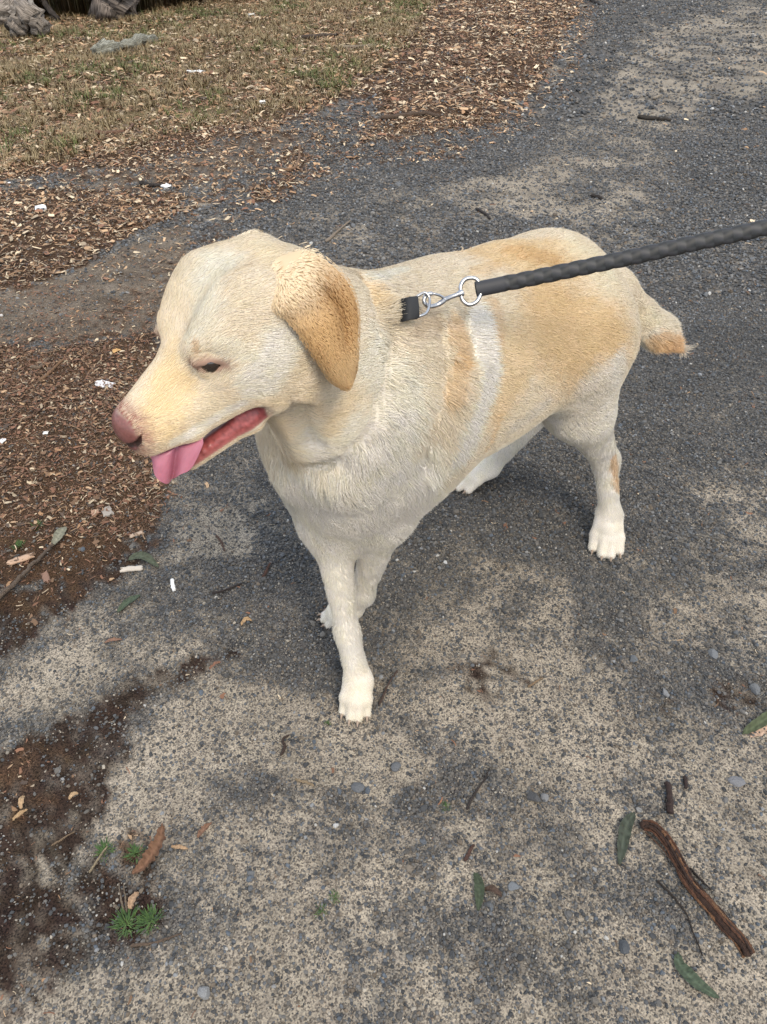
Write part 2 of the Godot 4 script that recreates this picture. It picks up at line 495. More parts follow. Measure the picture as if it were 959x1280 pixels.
func flake_mesh(kind: int) -> ArrayMesh:   # a chip of bark, a splinter or a dead leaf, one unit long
	var v := PackedVector3Array()
	var rows := 5
	var r := RandomNumberGenerator.new()
	r.seed = 300 + kind
	for i in rows:
		var t := i / (rows - 1.0)
		var w := 0.0
		match kind % 3:
			0: w = 0.15 * sin(PI * clampf(t * 0.96 + 0.02, 0, 1)) + 0.005     # leaf
			1: w = 0.19 + r.randf_range(-0.07, 0.07)                             # chip
			2: w = 0.07 + r.randf_range(-0.02, 0.02)                             # splinter
		var bend := (0.16 if kind % 3 == 0 else 0.06) * sin(PI * t) * (1.0 if kind < 3 else -0.6)
		var side := 0.10 * sin(PI * t) * (1.0 if kind % 2 else -0.7)
		for j in 3:
			var s := j - 1.0
			v.append(Vector3(s * w + side + r.randf_range(-0.012, 0.012), bend + absf(s) * w * (0.28 if kind < 3 else -0.2) + r.randf_range(-0.01, 0.01), t - 0.5 + (r.randf_range(-0.09, 0.09) if kind % 3 == 1 and (i == 0 or i == rows - 1) else 0.0)))
	return sheet(rows, 3, v)

func build_litter() -> void:
	var where := [[], [], [], [], [], []]
	var tint := [PackedColorArray(), PackedColorArray(), PackedColorArray(), PackedColorArray(), PackedColorArray(), PackedColorArray()]
	var shades := [Color(0.25, 0.145, 0.075), Color(0.38, 0.25, 0.145), Color(0.15, 0.088, 0.05), Color(0.18, 0.088, 0.05), Color(0.075, 0.05, 0.035), Color(0.32, 0.25, 0.17), Color(0.50, 0.40, 0.27)]
	for band in [[0.2, 1.1, 40000, 0.0055], [1.1, 2.3, 230000, 0.0064], [2.3, 4.3, 130000, 0.0125], [4.3, 9.5, 190000, 0.021]]:
		for t in band[2]:
			var p := spot(band[0], band[1])
			var a := frayed("litter", p.x, p.y)
			var g := share("grass", p.x, p.y)
			var soil := frayed("soil", p.x, p.y)
			var keep := maxf(a * lerpf(0.35, 1.0, patch(p.x, p.y, 0.35, 31.0)), maxf(g * 0.5 * patch(p.x, p.y, 0.6, 32.0), soil * 0.30 * patch(p.x, p.y, 0.15, 33.0)))
			keep = maxf(keep, 0.010 + 0.38 * share("dirt", p.x, p.y) * patch(p.x, p.y, 0.2, 34.0))
			if rnd() > keep:
				continue
			var k := rng.randi() % 6
			if k % 3 != 2 and rnd() < 0.4:
				k = 2 if k < 3 else 5
			var l: float = band[3] * (0.45 + 2.2 * pow(rnd(), 3.2))
			if soil > 0.4 and a < 0.5:
				l *= 0.55
			var b := Basis.from_euler(Vector3(rnd(-0.3, 0.3), rnd(0, TAU), rnd(-0.45, 0.45))) * Basis.from_scale(Vector3(l * rnd(0.7, 1.3), l, l))
			where[k].append(Transform3D(b, Vector3(p.x, height(p.x, p.y) + l * 0.06 + a * rnd(0.0, 0.008) + 0.001, p.y)))
			var col: Color = shades[mini(int(7.0 * pow(rnd(), 1.25)), 6)]
			if p.y > -2.3 and rnd() < 0.55:
				col = shades[rng.randi() % 2 + (2 if rnd() < 0.6 else 3)]
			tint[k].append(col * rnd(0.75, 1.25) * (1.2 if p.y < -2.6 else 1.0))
	var mat := tinted(0.85)
	mat.backlight_enabled = true
	mat.backlight = Color(0.10, 0.08, 0.06)
	for k in 6:
		scatter("litter", "brown leaf and bark litter strewn along the bank and the track edge", "leaf litter", flake_mesh(k), mat, where[k], tint[k])

func blades_mesh(sd: int, count: int, spread: float, lean: float, wide: float) -> ArrayMesh:   # a tuft one unit tall
	var r := RandomNumberGenerator.new()
	r.seed = sd
	var v := PackedVector3Array()
	var n := PackedVector3Array()
	var idx := PackedInt32Array()
	for i in count:
		var a := r.randf_range(0, TAU)
		var out := Vector3(cos(a), 0, sin(a))
		var side := Vector3(-out.z, 0, out.x) * wide * r.randf_range(0.6, 1.2)
		var base := out * spread * r.randf()
		var h := r.randf_range(0.5, 1.0)
		var le := lean * r.randf_range(0.3, 1.0)
		var first := v.size()
		for t in 4:
			var s := t / 3.0
			var p := base + out * le * s * s + Vector3.UP * h * (s - 0.25 * s * s * le)
			var w := side * (1.0 - s * 0.92)
			v.append(p - w)
			v.append(p + w)
			var up := (out * 0.3 + Vector3.UP).normalized()
			n.append(up)
			n.append(up)
		for t in 3:
			var q := first + t * 2
			idx.append_array([q, q + 2, q + 1, q + 1, q + 2, q + 3])
	return mesh_of(v, n, PackedColorArray(), PackedVector2Array(), idx)

func build_grass() -> void:
	var mat := tinted(0.8)
	mat.backlight_enabled = true
	mat.backlight = Color(0.2, 0.2, 0.12)
	var where := [[], []]
	var tint := [PackedColorArray(), PackedColorArray()]
	for t in 90000:
		var p := spot(2.4, 10.5)
		var g := share("grass", p.x, p.y)
		if rnd() > g * lerpf(0.05, 0.85, patch(p.x, p.y, 0.7, 41.0)):
			continue
		var k := rng.randi() % 2
		var h := rnd(0.02, 0.06)
		var green := smoothstep(0.46, 0.78, patch(p.x, p.y, 0.8, 42.0)) > rnd(0.2, 1.3)
		where[k].append(Transform3D(Basis(Vector3.UP, rnd(0, TAU)).scaled(Vector3(h * 1.5, h, h * 1.5)), ground_point(p.x, p.y)))
		tint[k].append((Color(0.13, 0.15, 0.04) if green else Color(0.30, 0.225, 0.115)) * rnd(0.6, 1.25))
	for k in 2:
		scatter("grass", "short dry and green grass on the bank beside the track", "grass", blades_mesh(70 + k, 7, 0.5, 0.7, 0.035), mat, where[k], tint[k])
	# the dry scrub that closes the view behind the logs
	where = [[], []]
	tint = [PackedColorArray(), PackedColorArray()]
	for t in 8000:
		var x := rnd(-8.5, 1.5)
		var edge := -7.45 - 0.86 * (x + 2.4) * (1.0 if x > -2.4 else 0.15)
		var z := edge - 2.2 * pow(rnd(), 1.6)
		var k := rng.randi() % 2
		var h := rnd(0.25, 0.75)
		where[k].append(Transform3D(Basis(Vector3.UP, rnd(0, TAU)).scaled(Vector3(h * 0.6, h, h * 0.6)), ground_point(x, z)))
		tint[k].append([Color(0.16, 0.12, 0.075), Color(0.10, 0.075, 0.05), Color(0.22, 0.18, 0.10), Color(0.10, 0.10, 0.045)][rng.randi() % 4] * rnd(0.7, 1.2))
	for k in 2:
		scatter("scrub", "brown dry scrub and twigs standing behind the fallen logs", "scrub", blades_mesh(90 + k, 9, 0.35, 0.45, 0.012), mat, where[k], tint[k])

# ------------------------------------------------------------------ the dog: a field of joined bones, meshed as one skin
class Bone:
	var kind := 0            # 0 tapered capsule, 1 ellipsoid
	var minus := false
	var k := 0.02
	var a := Vector3.ZERO
	var b := Vector3.ZERO
	var ra := 0.0
	var rb := 0.0
	var turn := Basis()
	var lo := Vector3.ZERO
	var hi := Vector3.ZERO

var bones: Array[Bone] = []
const HEAD := Vector3(-0.1870, 0.7000, -0.6580)
const FWD := Vector3(-0.7462, -0.3081, 0.5902)
const TOP := Vector3(-0.2383, 0.9513, 0.1953)
const RIGHT := Vector3(-0.6216, 0.0051, -0.7833)
const AHEAD := Vector3(-0.7170, 0.0000, 0.6971)       # the way the body faces
const LEFTWARD := Vector3(0.6971, 0.0000, 0.7170)
const BODY := Vector3(0.1900, 0.0000, -1.0800)

func hd(f: float, u: float, l: float) -> Vector3:     # a point by the head's own axes: forward, up, to its left
	return HEAD + FWD * f + TOP * u - RIGHT * l

func cap(_what: String, k: float, a: Vector3, b: Vector3, ra: float, rb: float, minus := false) -> void:
	var o := Bone.new()
	o.k = k
	o.a = a
	o.b = b
	o.ra = ra
	o.rb = rb
	o.minus = minus
	var pad := Vector3.ONE * (k + 0.018)
	o.lo = (a - Vector3.ONE * ra).min(b - Vector3.ONE * rb) - pad
	o.hi = (a + Vector3.ONE * ra).max(b + Vector3.ONE * rb) + pad
	bones.append(o)

func cut(what: String, k: float, a: Vector3, b: Vector3, ra: float, rb: float) -> void:
	cap(what, k, a, b, ra, rb, true)

func egg(_what: String, k: float, at: Vector3, rx: float, ry: float, rz: float, x: Vector3, y: Vector3, minus := false) -> void:
	var o := Bone.new()
	o.kind = 1
	o.k = k
	o.a = at
	o.b = Vector3(rx, ry, rz)
	o.minus = minus
	var y2 := (y - x * x.dot(y)).normalized()
	o.turn = Basis(x, y2, x.cross(y2)).transposed()
	var r := maxf(rx, maxf(ry, rz)) + k + 0.018
	o.lo = at - Vector3.ONE * r
	o.hi = at + Vector3.ONE * r
	bones.append(o)

func cut_egg(what: String, k: float, at: Vector3, rx: float, ry: float, rz: float, x: Vector3, y: Vector3) -> void:
	egg(what, k, at, rx, ry, rz, x, y, true)

func dist(o: Bone, p: Vector3) -> float:
	if o.kind == 0:
		var ab := o.b - o.a
		var pa := p - o.a
		var t := clampf(pa.dot(ab) / maxf(ab.length_squared(), 1e-9), 0.0, 1.0)
		return (pa - ab * t).length() - (o.ra + (o.rb - o.ra) * t)
	var q := (o.turn * (p - o.a)) / o.b
	var k0 := q.length()
	return k0 * (k0 - 1.0) / maxf((q / o.b).length(), 1e-6)

func field_at(p: Vector3) -> float:
	var d := 1.0
	for o in bones:
		if p.x < o.lo.x or p.y < o.lo.y or p.z < o.lo.z or p.x > o.hi.x or p.y > o.hi.y or p.z > o.hi.z:
			continue
		var e := dist(o, p)
		if o.minus:
			var h := maxf(o.k - absf(-d - e), 0.0) / o.k
			d = -(minf(-d, e) - h * h * o.k * 0.25)
		else:
			var h := maxf(o.k - absf(d - e), 0.0) / o.k
			d = minf(d, e) - h * h * o.k * 0.25
	return d

var skin_v := PackedVector3Array()
var skin_n := PackedVector3Array()
var skin_c := PackedColorArray()
var skin_wet := PackedByteArray()
var skin_cell := PackedFloat32Array()
var skin_dry_faces := PackedInt32Array()
var skin_wet_faces := PackedInt32Array()
var fine: Array[AABB] = []

func mesh_field(box: AABB, cell: float, skip: Array[AABB]) -> void:
	var nx := int(box.size.x / cell) + 1
	var ny := int(box.size.y / cell) + 1
	var nz := int(box.size.z / cell) + 1
	var sx := 1
	var sy := nx
	var sz := nx * ny
	var g := PackedFloat32Array()
	g.resize(nx * ny * nz)
	g.fill(1.0)
	var org := box.position
	for o in bones:
		var lo := ((o.lo - org) / cell).floor().max(Vector3.ZERO)
		var hi := ((o.hi - org) / cell).ceil().min(Vector3(nx - 1, ny - 1, nz - 1))
		if lo.x > hi.x or lo.y > hi.y or lo.z > hi.z:
			continue
		var ab := o.b - o.a
		var inv := 1.0 / maxf(ab.length_squared(), 1e-9)
		var k := o.k
		var ik := 1.0 / k
		for kz in range(int(lo.z), int(hi.z) + 1):
			for ky in range(int(lo.y), int(hi.y) + 1):
				var at := kz * sz + ky * sy + int(lo.x)
				var p := org + Vector3(lo.x, ky, kz) * cell
				for kx in range(int(lo.x), int(hi.x) + 1):
					var e: float
					if o.kind == 0:
						var pa := p - o.a
						var t := clampf(pa.dot(ab) * inv, 0.0, 1.0)
						e = (pa - ab * t).length() - (o.ra + (o.rb - o.ra) * t)
					else:
						var q := (o.turn * (p - o.a)) / o.b
						var k0 := q.length()
						e = k0 * (k0 - 1.0) / maxf((q / o.b).length(), 1e-6)
					var d := g[at]
					if o.minus:
						var h := maxf(k - absf(d + e), 0.0) * ik
						g[at] = maxf(d, -e) + h * h * k * 0.25
					else:
						var h := maxf(k - absf(d - e), 0.0) * ik
						g[at] = minf(d, e) - h * h * k * 0.25
					p.x += cell
					at += 1
	var vert := PackedInt32Array()
	vert.resize(g.size())
	vert.fill(-1)
	var step := [sx, sy, sz]
	for kz in range(1, nz - 2):
		for ky in range(1, ny - 2):
			var at := kz * sz + ky * sy
			for kx in range(1, nx - 2):
				var i := at + kx
				var inside := g[i] < 0.0
				for axis in 3:
					var st: int = sx if axis == 0 else (sy if axis == 1 else sz)
					if (g[i + st] < 0.0) == inside:
						continue
					var u: int = step[(axis + 1) % 3]
					var w: int = step[(axis + 2) % 3]
					var mid := org + Vector3(kx, ky, kz) * cell
					var hidden := false
					for s in skip:
						if s.has_point(mid):
							hidden = true
							break
					if hidden:
						continue
					var q := [i, i - u, i - u - w, i - w]
					var ids := PackedInt32Array()
					for cidx in q:
						if vert[cidx] < 0:
							vert[cidx] = add_skin(g, cidx, sx, sy, sz, org, cell, nx, ny)
						ids.append(vert[cidx])
					if inside:
						ids.reverse()
					var wet := skin_wet[ids[0]] + skin_wet[ids[1]] + skin_wet[ids[2]] + skin_wet[ids[3]] >= 2
					var f := [ids[0], ids[1], ids[2], ids[0], ids[2], ids[3]]
					if wet:
						skin_wet_faces.append_array(f)
					else:
						skin_dry_faces.append_array(f)

func add_skin(g: PackedFloat32Array, i: int, sx: int, sy: int, sz: int, org: Vector3, cell: float, nx: int, ny: int) -> int:
	var off := [0, sx, sy, sx + sy, sz, sx + sz, sy + sz, sx + sy + sz]
	var val := PackedFloat32Array()
	for o in off:
		val.append(g[i + o])
	var sum := Vector3.ZERO
	var count := 0
	for e in [[0, 1], [2, 3], [4, 5], [6, 7], [0, 2], [1, 3], [4, 6], [5, 7], [0, 4], [1, 5], [2, 6], [3, 7]]:
		var a: int = e[0]
		var b: int = e[1]
		if (val[a] < 0.0) != (val[b] < 0.0):
			var t := val[a] / (val[a] - val[b])
			var pa := Vector3(a & 1, (a >> 1) & 1, a >> 2)
			var pb := Vector3(b & 1, (b >> 1) & 1, b >> 2)
			sum += pa.lerp(pb, t)
			count += 1
	var p := sum / maxf(count, 1)
	var kx := i % nx
	var ky := (i / sy) % ny
	var kz := i / sz
	var gx := lerpf(lerpf(val[1] - val[0], val[3] - val[2], p.y), lerpf(val[5] - val[4], val[7] - val[6], p.y), p.z)
	var gy := lerpf(lerpf(val[2] - val[0], val[3] - val[1], p.x), lerpf(val[6] - val[4], val[7] - val[5], p.x), p.z)
	var gz := lerpf(lerpf(val[4] - val[0], val[5] - val[1], p.x), lerpf(val[6] - val[2], val[7] - val[3], p.x), p.y)
	var w := org + (Vector3(kx, ky, kz) + p) * cell
	skin_v.append(w)
	skin_n.append(Vector3(gx, gy, gz).normalized())
	skin_cell.append(cell)
	var wet := 0
	var c := coat(w)
	if c.a < 0.5:
		wet = 1
		c.a = 1.0
	skin_c.append(c)
	skin_wet.append(wet)
	return skin_v.size() - 1

var nostril := [Vector3(0.117, -0.053, 0.005), Vector3(0.113, -0.051, 0.0145), Vector3(0.106, -0.0445, 0.0245), Vector3(0.097, -0.0375, 0.0258)]

# the colours of the coat: soft-edged strokes over cream
var strokes: Array = []

func stroke(_what: String, a: Vector3, b: Vector3, r: float, c: Color, amount: float) -> void:
	c = Color(c.r * 0.88, c.g * 0.87, c.b * 0.86)
	strokes.append([a, b, r, c, amount, (a + b) * 0.5, a.distance_to(b) * 0.5 + r])

func in_head(p: Vector3) -> Vector3:
	var q := p - HEAD
	return Vector3(q.dot(FWD), q.dot(TOP), -q.dot(RIGHT))

func coat(p: Vector3) -> Color:
	var c := Color(0.69, 0.585, 0.43).lerp(Color(0.74, 0.685, 0.59), smoothstep(0.46, 0.30, p.y))
	for s in strokes:
		if p.distance_squared_to(s[5]) > s[6] * s[6]:
			continue
		var a: Vector3 = s[0]
		var ab: Vector3 = s[1] - a
		var t := clampf((p - a).dot(ab) / maxf(ab.length_squared(), 1e-9), 0.0, 1.0)
		var d: float = (p - a - ab * t).length() / s[2]
		if d < 1.0:
			var m: float = noise_b.get_noise_3d(p.x * 900.0, p.y * 900.0, p.z * 900.0)
			c = c.lerp(s[3], s[4] * (1.0 - smoothstep(0.35, 1.0, clampf(d + 0.18 * m, 0.0, 1.0))))
	var m2 := 1.0 + 0.06 * noise_b.get_noise_3d(p.x * 300.0, p.y * 300.0, p.z * 300.0)
	c = Color(c.r * m2, c.g * m2, c.b * m2 * m2, 1.0)
	var h := in_head(p)
	if h.x > -0.05 and absf(h.z) < 0.06 and h.y < 0.02:
		# nose leather, mouth lining, eye rims
		var nose := Vector3((h.x - 0.108) / 0.0235, (h.y + 0.041) / 0.0235, h.z / 0.026).length()
		var fleck := noise_b.get_noise_3d(p.x * 3000.0, p.y * 3000.0, p.z * 3000.0)
		var side := 1.0 if h.z > 0.0 else -1.0
		var hole := 1.0
		var hz := Vector3(h.x, h.y, h.z * side)
		for k in 3:
			var na: Vector3 = nostril[k]
			var nb: Vector3 = nostril[k + 1]
			var nt := clampf((hz - na).dot(nb - na) / (nb - na).length_squared(), 0.0, 1.0)
			hole = minf(hole, (hz - na.lerp(nb, nt)).length() / ([0.0050, 0.0044, 0.0034, 0.0022][k] * (1.0 - nt) + [0.0050, 0.0044, 0.0034, 0.0022][k + 1] * nt))
		if nose < 1.75:
			c = c.lerp(Color(0.36, 0.18, 0.14), smoothstep(1.6, 1.0, nose) * (0.75 + 0.9 * fleck))
		if nose < 1.0:
			c = c.lerp(Color(0.27, 0.105, 0.09) * (0.95 + 0.35 * fleck), smoothstep(1.0, 0.86, nose))
			c = c.lerp(Color(0.035, 0.012, 0.010), smoothstep(1.15, 0.75, hole))
			c.a = 0.0 if nose < 0.95 else 1.0
			return c
		var jaw := lerpf(-0.0995, -0.1125, clampf(h.x / 0.074, 0.0, 1.0))
		var lip := lerpf(-0.0785, -0.074, clampf((h.x - 0.055) / 0.05, 0.0, 1.0))
		var m3 := smoothstep(-0.0012, 0.0012, h.y - jaw) * smoothstep(0.0012, -0.0012, h.y - lip) * smoothstep(-0.020, -0.014, h.x) * smoothstep(0.104, 0.098, h.x)
		if m3 > 0.01:
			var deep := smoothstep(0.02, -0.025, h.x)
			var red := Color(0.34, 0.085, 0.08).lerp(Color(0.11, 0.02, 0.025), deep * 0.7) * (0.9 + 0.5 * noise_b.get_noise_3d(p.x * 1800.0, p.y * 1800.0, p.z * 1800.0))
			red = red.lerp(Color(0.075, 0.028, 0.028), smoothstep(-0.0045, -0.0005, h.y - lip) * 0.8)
			red = red.lerp(Color(0.42, 0.17, 0.15), smoothstep(0.006, 0.001, h.y - jaw) * 0.6)
			c = c.lerp(red, m3)
			c.a = 0.0 if m3 > 0.6 else 1.0
			return c
		var eye := Vector3((h.x - 0.008) / 0.020, (h.y + 0.0045 - (h.x - 0.008) * 0.32) / 0.0085, (absf(h.z) - 0.043) / 0.02).length()
		if eye < 1.45:
			c = c.lerp(Color(0.27, 0.14, 0.11), smoothstep(1.45, 0.75, eye) * 0.8)
	return c

func fur_rule(p: Vector3, n: Vector3) -> Array:      # [length, the way the hair lies, how far it stands up]
	var h := in_head(p)
	var down := Vector3.DOWN
	var lie := (-AHEAD * 0.85 + down * 0.55)
	var l := 0.0155
	var stand := 0.085
	var along := (p - BODY).dot(AHEAD)
	var bib := smoothstep(0.17, 0.30, along) * smoothstep(0.62, 0.46, p.y)
	l = lerpf(l, 0.022, bib)
	lie = lie.lerp(-AHEAD * 0.45 + down * 0.9, bib)
	stand = lerpf(stand, 0.11, bib)
	if p.y < 0.30:
		var t := smoothstep(0.30, 0.22, p.y)
		l = lerpf(l, 0.010, t)
		lie = lie.lerp(down * 0.9 - AHEAD * 0.25, t)
	if p.y < 0.06:
		l = 0.0042
	var tail := (p - BODY).dot(AHEAD) + 0.285
	if tail < 0.0 and p.y > 0.28:
		var t := smoothstep(0.0, -0.05, tail)
		l = lerpf(l, 0.024, t)
		lie = lie.lerp(-AHEAD * 0.9 + Vector3(0.35, -0.45, 0.1), t)
		stand = 0.13
	if h.x > -0.20 and h.length() < 0.26:
		var t := smoothstep(-0.20, -0.10, h.x)
		l = lerpf(l, 0.0095, t)
		lie = lie.lerp(-FWD + down * 0.35, t)
		stand = lerpf(stand, 0.07, t)
		if h.x > -0.02:
			l = lerpf(0.0085, 0.0058, clampf((h.x + 0.02) / 0.07, 0.0, 1.0))
			stand = 0.10
			lie = -FWD * 0.9 + TOP * (0.35 if h.y > -0.03 else -0.35) - RIGHT * signf(h.z) * 0.3
	var tab := p.distance_to(Vector3(0.0050, 0.6628, -0.7823))
	if tab < 0.022:
		var t := smoothstep(0.022, 0.008, tab)
		l = lerpf(l, 0.021, t)
		stand = lerpf(stand, 0.5, t)
		lie = lie.lerp(-AHEAD, t * 0.6)
	lie = (lie - n * lie.dot(n))
	if lie.length() < 0.05:
		lie = down - n * down.dot(n)
	return [l, lie.normalized(), stand]

func hair_mesh() -> ArrayMesh:     # one hair, a unit long along y, bending towards -z (the skin), normals along z
	var v := PackedVector3Array()
	var n := PackedVector3Array()
	for i in 4:
		var t := i / 3.0
		var w := 0.5 * (1.0 - t * t * 0.9)
		v.append(Vector3(-w, t, -0.09 * t * t))
		v.append(Vector3(w, t, -0.09 * t * t))
		for s in 2:
			n.append(Vector3(0.25 * (s * 2 - 1), 0.25 + 0.15 * t, 1.0).normalized())
	var idx := PackedInt32Array()
	for i in 3:
		var q := i * 2
		idx.append_array([q, q + 2, q + 1, q + 1, q + 2, q + 3])
	return mesh_of(v, n, PackedColorArray(), PackedVector2Array(), idx)

func grow(where: Array, tint: PackedColorArray, p: Vector3, n: Vector3, c: Color, l: float, lie: Vector3, stand: float, wide: float) -> void:
	var q := p * 420.0
	var sway := noise_b.get_noise_3d(q.x, q.y, q.z) * 0.42 + rnd(-0.24, 0.24)
	var lift := maxf(0.06, stand * (1.0 + 0.28 * noise_b.get_noise_3d(q.x + 77.0, q.y, q.z)) + rnd(-0.04, 0.06))
	var d := (lie + n.cross(lie) * sway + n * lift).normalized()
	var f := frame(d, n)
	l *= rnd(0.65, 1.2)
	where.append(Transform3D(Basis(f.x * wide, f.y * l, f.z * l), p + n * 0.0005 - BODY))
	var m := rnd(0.94, 1.07)
	c = Color(minf(pow(c.r, 0.78) * 1.25, 0.95), minf(pow(c.g, 0.78) * 1.215, 0.885), minf(pow(c.b, 0.80) * 1.19, 0.80))
	tint.append(Color(c.r * m, c.g * m * rnd(0.985, 1.01), c.b * m * rnd(0.93, 1.03)))

func build_bones() -> void:
	egg("ribcage", 0.06, Vector3(0.0753, 0.4530, -0.9685), 0.195, 0.142, 0.128, AHEAD, Vector3.UP)
	egg("belly", 0.1, Vector3(0.2043, 0.4580, -1.0939), 0.19, 0.122, 0.138, AHEAD, Vector3.UP)
	egg("pelvis", 0.08, Vector3(0.2832, 0.4650, -1.1706), 0.105, 0.122, 0.118, AHEAD, Vector3.UP)
	cap("withers", 0.08, Vector3(0.1757, 0.5350, -1.0661), Vector3(0.0323, 0.4950, -0.9266), 0.067, 0.087)
	cap("loin", 0.06, Vector3(0.2043, 0.5250, -1.0939), Vector3(0.2760, 0.5250, -1.1636), 0.062, 0.058)
	egg("forechest", 0.08, Vector3(-0.0414, 0.4050, -0.8662), 0.106, 0.132, 0.1, AHEAD, Vector3.UP)
	egg("right breast", 0.07, Vector3(-0.1143, 0.4000, -0.9124), 0.07, 0.118, 0.06, AHEAD, Vector3.UP)
	egg("breast tuft", 0.05, Vector3(-0.0785, 0.3350, -0.8469), 0.04, 0.05, 0.06, AHEAD, Vector3.UP)
	egg("left shoulder", 0.05, Vector3(0.0647, 0.4450, -0.8717), 0.08, 0.1, 0.05, AHEAD, Vector3.UP)
	egg("right shoulder", 0.06, Vector3(-0.1074, 0.4450, -0.9555), 0.075, 0.11, 0.05, AHEAD, Vector3.UP)
	cap("nape", 0.1, Vector3(0.0681, 0.5200, -0.9615), Vector3(-0.1084, 0.6821, -0.7205), 0.092, 0.064)
	cap("throat", 0.08, Vector3(-0.0323, 0.4400, -0.8639), Vector3(-0.1132, 0.6518, -0.7169), 0.095, 0.052)
	cap("neck roll", 0.03, Vector3(0.0342, 0.5200, -0.8099), Vector3(-0.0475, 0.4300, -0.7863), 0.042, 0.04)
	cap("neck roll", 0.03, Vector3(-0.0475, 0.4300, -0.7863), Vector3(-0.1177, 0.4000, -0.8227), 0.04, 0.035)
	cap("throat skin", 0.025, Vector3(-0.1097, 0.6217, -0.6943), Vector3(-0.0896, 0.4300, -0.8081), 0.022, 0.03)
	cap("tail root", 0.04, Vector3(0.3334, 0.5050, -1.2194), Vector3(0.4045, 0.4650, -1.2467), 0.045, 0.041)
	cap("tail", 0.03, Vector3(0.4045, 0.4650, -1.2467), Vector3(0.5234, 0.3700, -1.2901), 0.041, 0.031)
	cap("tail", 0.03, Vector3(0.5274, 0.3700, -1.2713), Vector3(0.5707, 0.3400, -1.2670), 0.027, 0.006)
	cap("right upper arm", 0.06, Vector3(-0.0524, 0.4200, -0.9420), Vector3(-0.0847, 0.2700, -0.8492), 0.062, 0.034)
	cap("right forearm", 0.04, Vector3(-0.0847, 0.2700, -0.8492), Vector3(-0.0602, 0.0950, -0.7753), 0.0315, 0.017)
	cap("right carpus", 0.02, Vector3(-0.0602, 0.0950, -0.7753), Vector3(-0.0417, 0.0350, -0.7229), 0.0178, 0.02)
	cap("rf pad", 0.018, Vector3(-0.0417, 0.0310, -0.7229), Vector3(-0.0443, 0.0246, -0.7002), 0.021, 0.0195)
	cap("rf toe", 0.013, Vector3(-0.0307, 0.0332, -0.7166), Vector3(-0.0273, 0.0250, -0.6923), 0.00675, 0.0075)
	cap("rf toe", 0.007, Vector3(-0.0273, 0.0250, -0.6923), Vector3(-0.0271, 0.0071, -0.6773), 0.0075, 0.00675)
	cap("rf toe", 0.013, Vector3(-0.0384, 0.0332, -0.7175), Vector3(-0.0398, 0.0250, -0.6870), 0.00675, 0.0075)
	cap("rf toe", 0.007, Vector3(-0.0398, 0.0250, -0.6870), Vector3(-0.0413, 0.0071, -0.6687), 0.0075, 0.00675)
	cap("rf toe", 0.013, Vector3(-0.0461, 0.0332, -0.7183), Vector3(-0.0516, 0.0250, -0.6883), 0.00675, 0.0075)
	cap("rf toe", 0.007, Vector3(-0.0516, 0.0250, -0.6883), Vector3(-0.0543, 0.0071, -0.6702), 0.0075, 0.00675)
	cap("rf toe", 0.013, Vector3(-0.0538, 0.0332, -0.7192), Vector3(-0.0627, 0.0250, -0.6963), 0.00675, 0.0075)
	cap("rf toe", 0.007, Vector3(-0.0627, 0.0250, -0.6963), Vector3(-0.0662, 0.0071, -0.6818), 0.0075, 0.00675)
	cap("left upper arm", 0.06, Vector3(0.0671, 0.4300, -0.8908), Vector3(0.0031, 0.2800, -0.8569), 0.055, 0.033)
	cap("left forearm", 0.04, Vector3(0.0031, 0.2800, -0.8569), Vector3(-0.0374, 0.0800, -0.8732), 0.033, 0.018)
	cap("left carpus", 0.02, Vector3(-0.0374, 0.0800, -0.8732), Vector3(-0.0585, 0.0400, -0.8780), 0.0185, 0.019)
	cap("lf pad", 0.018, Vector3(-0.0585, 0.0360, -0.8780), Vector3(-0.0801, 0.0265, -0.8793), 0.021, 0.0195)
	cap("lf toe", 0.013, Vector3(-0.0639, 0.0380, -0.8679), Vector3(-0.0867, 0.0250, -0.8636), 0.006075, 0.00675)
	cap("lf toe", 0.007, Vector3(-0.0867, 0.0250, -0.8636), Vector3(-0.1008, 0.0064, -0.8627), 0.00675, 0.006075)
	cap("lf toe", 0.013, Vector3(-0.0635, 0.0380, -0.8748), Vector3(-0.0924, 0.0250, -0.8746), 0.006075, 0.00675)
	cap("lf toe", 0.007, Vector3(-0.0924, 0.0250, -0.8746), Vector3(-0.1097, 0.0064, -0.8751), 0.00675, 0.006075)
	cap("lf toe", 0.013, Vector3(-0.0631, 0.0380, -0.8818), Vector3(-0.0918, 0.0250, -0.8853), 0.006075, 0.00675)
	cap("lf toe", 0.007, Vector3(-0.0918, 0.0250, -0.8853), Vector3(-0.1090, 0.0064, -0.8869), 0.00675, 0.006075)
	cap("lf toe", 0.013, Vector3(-0.0627, 0.0380, -0.8888), Vector3(-0.0848, 0.0250, -0.8956), 0.006075, 0.00675)
	cap("lf toe", 0.007, Vector3(-0.0848, 0.0250, -0.8956), Vector3(-0.0988, 0.0064, -0.8981), 0.00675, 0.006075)
	cap("left thigh", 0.06, Vector3(0.3179, 0.4300, -1.1206), Vector3(0.3558, 0.3000, -1.1401), 0.105, 0.06)
	cap("left gaskin", 0.05, Vector3(0.3558, 0.3000, -1.1401), Vector3(0.4406, 0.1550, -1.1593), 0.054, 0.0245)
	cap("left calcaneus", 0.012, Vector3(0.4406, 0.1450, -1.1643), Vector3(0.4477, 0.1650, -1.1645), 0.018, 0.011)
	cap("left hock", 0.02, Vector3(0.4406, 0.1550, -1.1593), Vector3(0.4592, 0.0550, -1.1162), 0.0235, 0.0195)
	cap("lh pad", 0.018, Vector3(0.4592, 0.0510, -1.1162), Vector3(0.4529, 0.0356, -1.0839), 0.021, 0.021)
